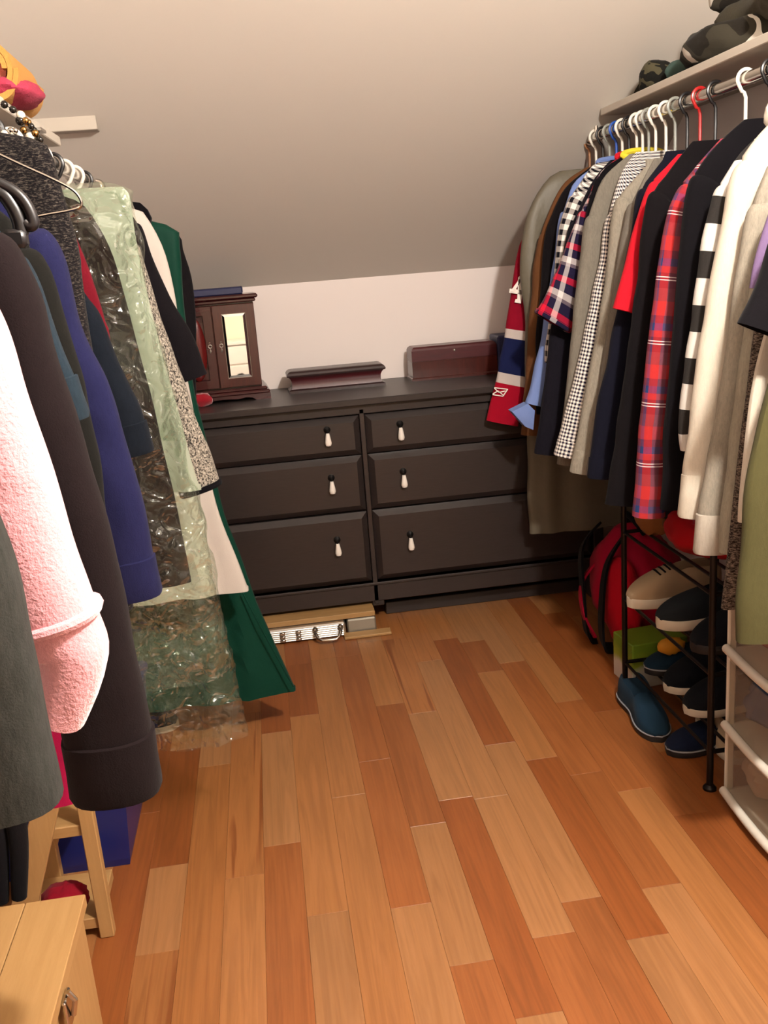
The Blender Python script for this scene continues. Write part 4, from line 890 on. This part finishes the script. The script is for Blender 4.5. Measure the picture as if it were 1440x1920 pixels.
# ---- shoe rack
RK = (1.008, 1.30, 1.99, 2.55)
M_RK = plain('rack_dark_metal', '#1c1513', .4, .6); rk = thing('shoe_rack', 'dark metal shoe rack with barred shelves', 'rack', (1.15, 2.27, 0))
TIERS = (.105, .315, .525)
for x in RK[:2]:
    for y in RK[2:]:
        p = MB().tube([(x, y, .008), (x, y, .64)], .0085, 12).build('post', M_RK, rk)
        MB().lathe([(.017, 0), (.017, .006), (.010, .014)], (x, y, 0), 16).build('foot', M_RK, p)
for z in TIERS:
    for k in range(6):
        x = RK[0]+(RK[1]-RK[0])*k/5; MB().tube([(x, RK[2], z), (x, RK[3], z)], .0048, 8).build('bar', M_RK, rk)
    for y in RK[2:]: MB().tube([(RK[0], y, z), (RK[1], y, z)], .006, 8).build('end_bar', M_RK, rk)
zt = [z+.005 for z in TIERS]
g_ = 'shoes on the rack'
shoe('slip_on_sneaker', 'teal-blue slip-on on the bottom tier with yellow lining', 'shoe', (1.03, 2.455), PI, .27, .095, .06, M_TEAL, M_SOLED, trim=M_PIPE, z=zt[0], group=g_)
MB_y = MB().sphere((1.105, 2.435, zt[0]+.085), .03, 8, (1.4, .7, .9), lambda d: 1+.2*nz(d.x*3, d.y*3, d.z*3)); tag(MB_y.build('shoe_tissue', plain('tissue_yellow', '#c98a1c', .7)), 'crumpled yellow tissue poking from a slip-on shoe', 'tissue')
shoe('canvas_trainer', 'black high canvas trainer with white sole on the bottom tier', 'shoe', (1.035, 2.33), PI, .28, .105, .105, M_BLKS, M_SOLEW, high=.35, z=zt[0], group=g_)
shoe('canvas_trainer', 'black canvas trainer next to the rack post on the bottom tier', 'shoe', (1.03, 2.19), PI, .28, .105, .10, M_BLKS, M_SOLEW, high=.4, z=zt[0], group=g_)
shoe('tan_sneaker', 'tan lace-up sneaker on the middle tier with thick pale sole', 'shoe', (.985, 2.475), PI, .28, .10, .10, M_TANS, M_SOLEW, .03, laces=fb('lace_black', '#141214'), z=zt[1]-.02 + .02, group=g_)
shoe('skate_shoe', 'charcoal slip-on with thick pale sole on the middle tier', 'shoe', (1.0, 2.30), PI, .28, .105, .085, fb('canvas_charcoal', '#22262a'), M_SOLEW, .03, z=zt[1], group=g_)
shoe('skate_shoe', 'black shoe beside the charcoal slip-on, next to the rack post', 'shoe', (1.02, 2.13), PI, .28, .105, .10, M_BLKS, M_SOLED, .025, z=zt[1], group=g_)
# ---- beyond the rack: backpack, box, bags
bp = thing('backpack', 'crimson backpack with black straps slumped beside the dresser', 'backpack', (1.18, 2.95, 0))
K_CRIM = fb('nylon_crimson', '#a00c2e', rough=.6); K_STRAP = fb('nylon_black', '#0e0c0e', rough=.7)
def blob(c, sc, f=.12, k=2.2, s=0): return MB().sphere(c, 1, 20, sc, lambda d: 1+f*nz(d.x*k+s, d.y*k, d.z*k)+f*.4*nz(d.x*6, d.y*6+s, d.z*6))
blob((1.20, 2.93, .21), (.15, .20, .21), s=3).build('pack_body', K_CRIM, bp)
blob((1.10, 2.80, .20), (.06, .10, .15), s=5).build('front_pocket', fb('nylon_red', '#b80f24', rough=.6), bp)
def strap(pts, wd, name, mat, par):
    q = smoothed([Vector(p) for p in pts], 24); mb = MB(); vs, fs = [], []
    for i, p in enumerate(q):
        t_ = (q[min(i+1, 24)]-q[max(i-1, 0)]).normalized(); s_ = t_.cross(Vector((-1, 0, 0))); s_ = s_.normalized() if s_.length > .01 else Vector((0, 1, 0))
        n_2 = t_.cross(s_).normalized()*.004
        vs += [p+s_*wd/2+n_2, p-s_*wd/2+n_2, p-s_*wd/2-n_2, p+s_*wd/2-n_2]
    for i in range(24):
        for k in range(4): fs.append((i*4+k, i*4+(k+1) % 4, i*4+4+(k+1) % 4, i*4+4+k))
    fs += [(3, 2, 1, 0), (96, 97, 98, 99)]
    return mb.add(vs, fs).build(name, mat, par, angle=60)
for pts in ([(1.12, 3.06, .40), (1.04, 3.02, .33), (1.015, 2.95, .2), (1.02, 2.93, .05), (1.06, 2.95, .01)], [(1.13, 2.86, .41), (1.055, 2.82, .33), (1.02, 2.78, .2), (1.03, 2.80, .06), (1.08, 2.84, .02)]):
    strap(pts, .04, 'shoulder_strap', K_STRAP, bp)
strap([(1.10, 3.00, .30), (1.02, 2.97, .22), (1.01, 2.93, .12), (1.04, 2.90, .04)], .025, 'side_piping', K_CRIM, bp)
MB().tube(smoothed([(1.2, 2.98, .40), (1.17, 2.95, .46), (1.17, 2.88, .46), (1.2, 2.85, .41)], 16), .01, 8).build('grab_handle', K_STRAP, bp)
t = NT('carton_green_white'); s_ = t.n('ShaderNodeSeparateXYZ'); t.l(t.coord('Object'), s_.inputs[0]); t.set(Base_Color=t.ramp(t.math('ADD', t.math('MULTIPLY', s_.outputs[2], 6), t.math('MULTIPLY', t.noise(t.coord('Object'), 9, 3), .5)), [(.55, '#cfc6ba'), (.7, '#8f9c2c'), (.95, '#6d8a22')]), Roughness=.5)
o = MB().box((1.125, 2.635, .075), (.19, .13, .15), rz=.1, bev=.003).build('shoe_box', t.m, smooth=False); tag(o, 'white and lime green carton on the floor behind the shoe rack', 'carton')
o = blob((1.16, 2.30, TIERS[2]+.06), (.12, .16, .062), .12, 2.2, 6).build('red_bag', fb('nylon_scarlet', '#a31018', rough=.6)); tag(o, 'scarlet fabric bag on the top tier of the shoe rack', 'bag')
o = blob((1.09, 2.505, TIERS[2]+.07), (.06, .06, .075), s=9).build('plush_toy', fb('plush_tan', '#8a5a34', bscale=220, bstr=1.0)); tag(o, 'tan plush toy beside the scarlet bag on the shoe rack', 'toy')

# ---- plastic drawer tower
t = NT('translucent_plastic'); tr = t.n('ShaderNodeBsdfTransparent'); tr.inputs[0].default_value = (.93, .9, .86, 1); mx = t.n('ShaderNodeMixShader'); mx.inputs[0].default_value = .16
t.set(Base_Color=lin('#b8aca0'), Roughness=.28); t.l(tr.outputs[0], mx.inputs[1]); t.l(t.b.outputs[0], mx.inputs[2]); t.l(mx.outputs[0], t.out.inputs[0]); M_TRL = t.m
M_FRM = plain('tower_white_plastic', '#d6cfc2', .4)
TW_ = (1.025, 1.45, 1.47, 1.955); tz = (0.004, .185, .385, .585)
dt = thing('drawer_tower', 'three-drawer translucent plastic storage tower beside the shoe rack', 'storage drawers', ((TW_[0]+TW_[1])/2, (TW_[2]+TW_[3])/2, 0))
for z in tz: MB().box(((TW_[0]+TW_[1])/2, (TW_[2]+TW_[3])/2, z+.008), (TW_[1]-TW_[0]+.008, TW_[3]-TW_[2]+.006, .018), bev=.006).build('frame_shelf', M_FRM, dt, smooth=False)
for y in (TW_[2], TW_[3]-.012):
    for x in (TW_[0]+.012, TW_[1]-.012): MB().box((x, y+.006, .29), (.022, .012, .58), bev=.004).build('frame_post', M_FRM, dt, smooth=False)
    MB().box(((TW_[0]+TW_[1])/2, y+.006, .29), (TW_[1]-TW_[0]-.02, .004, .57)).build('side_sheet', M_TRL, dt, smooth=False)
CN = (('taupe', 'dark plum', 'cream'), ('tan', 'mauve', 'blue'), ('purple', 'peach', 'red'))
CL = [('#6a5a58', '#3c2c30', '#b8a898'), ('#b08860', '#7a5c64', '#2e4c78'), ('#5a2a48', '#c8a08c', '#a83038')]
for i in range(3):
    z0, z1 = tz[i]+.02, tz[i+1]-.006; dd = None
    P, Fc = [], []
    yc0, yc1, x0 = TW_[2]+.018, TW_[3]-.018, TW_[0]-.002
    mb = MB()
    def frn(u, v): return Vector((x0-.014*math.sin(PI*u), yc0+(yc1-yc0)*u, z0+(z1-z0)*v))
    mb.grid(frn, 16, 4); mb.grid(lambda u, v: frn(u, v)+Vector((.004, 0, 0)), 16, 4)
    dd = mb.build('drawer', M_TRL, dt)
    lip = [frn(u/20, .02)+Vector((-.006, 0, 0)) for u in range(21)]
    MB().tube(lip, .011, 10).build('drawer_lip', M_FRM, dd)
    for k, c in enumerate(CL[i]):
        cy = TW_[2]+.085+k*.1575
        o = blob((1.155, cy, z0+.078), (.115, .078, .070), .16, 2.6, i*3+k).build('folded_clothes', fb('drawer_cloth_%d%d' % (i, k), c)); tag(o, CN[i][k]+' clothes bundle in the '+('bottom', 'middle', 'top')[i]+' plastic drawer', 'clothes', 'clothes in the plastic drawers')

# ------------------------------------------------------------------ on the shelves
t = NT('camo_cloth'); oc = t.coord('Object'); c1 = t.ramp(t.noise(oc, 14, 2, .5, .6), [(.40, '#1b1a17'), (.47, '#4a4534'), (.58, '#2c2a22')], 'CONSTANT')
M_CAMO = weave(t, c1)
t = NT('camo_striped_cloth'); oc = t.coord('Object', (1, 1, 1)); c1 = t.ramp(t.noise(oc, 7, 1, .4, .5), [(.3, '#231f1a'), (.46, '#38342b'), (.545, '#c8c0b4'), (.61, '#2c2822')], 'CONSTANT')
M_CAMW = weave(t, c1)
def roll(c, r, L, ang, mat, name, label, cat, seed, squash=.8, group=None, bend=.03):
    q = []; d = Vector((math.cos(ang), math.sin(ang), 0)); mb = MB(); n, C = 26, 22; vs, fs = [], []
    sd = Vector((-d.y, d.x, 0))
    for i in range(n+1):
        k = i/n; rr = r*(min(1, math.sqrt(max(0, 1-(2*k-1)**8)))*.9+.1)
        p = Vector(c)+d*(k-.5)*L+sd*bend*math.sin(k*PI*1.6+seed)
        for j in range(C):
            a = 2*PI*j/C; q = rr*(1+.18*nz(math.cos(a)*1.5+seed, math.sin(a)*1.5, k*L*14)+.08*nz(math.cos(a)*4, math.sin(a)*4+seed, k*L*30))
            vs.append(p+sd*math.cos(a)*q+Vector((0, 0, math.sin(a)*q*squash)))
    for i in range(n):
        for j in range(C): fs.append((i*C+j, i*C+(j+1) % C, (i+1)*C+(j+1) % C, (i+1)*C+j))
    fs += [tuple(range(C-1, -1, -1)), tuple(range(n*C, (n+1)*C))]
    o = mb.add(vs, fs).build(name, mat, angle=180); tag(o, label, cat, group); return o
SZ = 1.783
def seat(px, py, X): p = atX(px, py, X); return p
p = atX(1225, 160, 1.30); roll((1.30, p.y, SZ+.042), .055, .36, PI/2-.12, M_CAMO, 'rolled_clothes', 'dark camouflage roll lying at the end of the shelf by the ceiling', 'clothes', 1.2, .8)
p = atX(1285, 130, 1.27); roll((1.28, p.y, SZ+.032), .034, .12, PI/2, fb('cloth_teal', '#3a4a44'), 'rolled_clothes', 'small teal-grey cloth roll between the camouflage clothes', 'clothes', 2.2, .9)
p = atX(1345, 100, 1.25); roll((1.26, p.y-.02, SZ+.045), .055, .34, PI/2+.15, M_CAMW, 'rolled_clothes', 'brown and white patterned roll lying on the shelf edge', 'clothes', 5.3, .8)
p = atX(1410, 70, 1.28); roll((1.29, p.y-.05, SZ+.10), .06, .46, PI/2-.1, fb('fleece_olive_brown', '#3a352a', .3), 'rolled_clothes', 'olive brown sleeve heaped over the patterned roll', 'clothes', 7.9, .8, bend=.04)
p = atX(1420, 40, 1.32); roll((1.36, p.y-.05, SZ+.165), .055, .44, PI/2+.1, M_CAMW, 'rolled_clothes', 'brown and white patterned sleeve on top of the shelf heap', 'clothes', 9.1, .8, bend=.04)
# yellow towel rolled over a pink one
LZ = 1.701
def spiral_roll(c, r0, r1, turns, L, th, mat, name, label, cat):
    n = 90; mb = MB(); vs, fs = [], []
    for side in (0, 1):
        for e in (0, 1):
            for i in range(n+1):
                k = i/n; a = k*turns*2*PI; r = r0+(r1-r0)*k+(th if side else 0)
                vs.append(Vector(c)+Vector((r*math.cos(a)*.9, (e-.5)*L, r*math.sin(a)*1.15+.0)))
    m_ = n+1
    for i in range(n):
        fs += [(i, i+1, m_+i+1, m_+i), (2*m_+i, 3*m_+i, 3*m_+i+1, 2*m_+i+1), (i, 2*m_+i, 2*m_+i+1, i+1), (m_+i, m_+i+1, 3*m_+i+1, 3*m_+i)]
    fs += [(0, m_, 3*m_, 2*m_), (n, 2*m_+n, 3*m_+n, m_+n)]
    o = mb.add(vs, fs).build(name, mat, angle=60); tag(o, label, cat); return o
pc = atY(8, 150, 1.95)
spiral_roll((pc.x-.015, 2.05, pc.z+.018), .018, .040, 2.0, .22, .010, fb('terry_yellow', '#b07e42', bscale=240, bstr=1.0), 'rolled_towel', 'yellow terry towel rolled up over a pink cloth on the shelf', 'towel')
MB_i = MB().tube([(pc.x-.015, 1.96, pc.z+.018), (pc.x-.015, 2.14, pc.z+.018)], .019, 14); tag(MB_i.build('rolled_cloth', fb('terry_salmon', '#b06456', bscale=240, bstr=1.0)), 'salmon cloth rolled inside the yellow towel', 'cloth')
pk = atY(25, 195, 1.93)
o = blob((pk.x-.015, 2.03, max(LZ+.02, pk.z-.002)), (.05, .10, .026), .1, 2, 4).build('pink_cloth', fb('terry_pink', '#9a3448', bscale=240, bstr=1.0)); tag(o, 'hot pink fuzzy cloth under the yellow towel', 'cloth')
# necklaces looped over the shelf edge
M_BEADD = plain('bead_black', '#16120f', .2); M_BEADP = plain('bead_pearl', '#e4d8c4', .15); M_GOLD = plain('chain_gold', '#b08a52', .25, 1.0)
def necklace(label, pts, r, mats, Yp, n):
    t = thing('necklace', label, 'necklace', atY(pts[0][0], pts[0][1], Yp), 'necklaces on the shelf edge')
    q = smoothed([atY(x, y, Yp) for x, y in pts], 80); L = [0]
    for a, b in zip(q, q[1:]): L.append(L[-1]+(b-a).length)
    MB().tube(q, .0008, 5).build('string', M_BEADD, t)
    k = 0; i = 0
    while k*r*2.1 < L[-1]:
        d = k*r*2.1
        while i < len(L)-2 and L[i+1] < d: i += 1
        p = q[i].lerp(q[i+1], (d-L[i])/max(1e-6, L[i+1]-L[i]))
        MB().sphere(p, r*(.85+.3*random.random()), 6).build('bead', mats[k % len(mats)], t); k += 1
necklace('black and pearl bead necklace looped over the shelf edge', [(8, 196), (28, 208), (45, 222), (60, 240), (72, 258), (66, 262), (48, 250), (40, 232), (34, 216)], .0075, [M_BEADD, M_BEADD, M_BEADP, M_GOLD], 1.84, 0)
necklace('silver link necklace hanging under the shelf edge', [(-5, 255), (12, 250), (28, 240), (24, 256), (10, 268), (28, 272), (32, 262)], .006, [M_CHROME, M_BEADP, M_CHROME], 1.78, 0)
necklace('gold and black bead strand hanging beside the knit coat', [(48, 226), (58, 236), (66, 250), (76, 266), (62, 268), (52, 262)], .006, [M_GOLD, M_BEADD], 1.81, 0)

# ------------------------------------------------------------------ behind the camera (seen in the cabinet mirror)
M_WSH = plain('shelf_white', '#e6ded0', .5)
su = thing('white_chest', 'low white chest of drawers against the cream wall', 'chest', (.35, -1.52, 0))
MB().box((.35, -1.53, .36), (.80, .32, .70), bev=.003).build('carcass', M_WSH, su, smooth=False)
MB().box((.35, -1.52, .735), (.84, .34, .03), bev=.003).build('top', M_WSH, su, smooth=False)
for k in range(4): MB().box((.35, -1.365, .12+k*.168), (.76, .02, .150), bev=.003).build('drawer', M_WSH, su, smooth=False)
o = blob((.30, -1.15, .22), (.22, .17, .24), .15, 2.5, 2).build('laundry_bag', fb('canvas_black_bag', '#161416')); tag(o, 'black laundry bag before the white chest', 'bag')
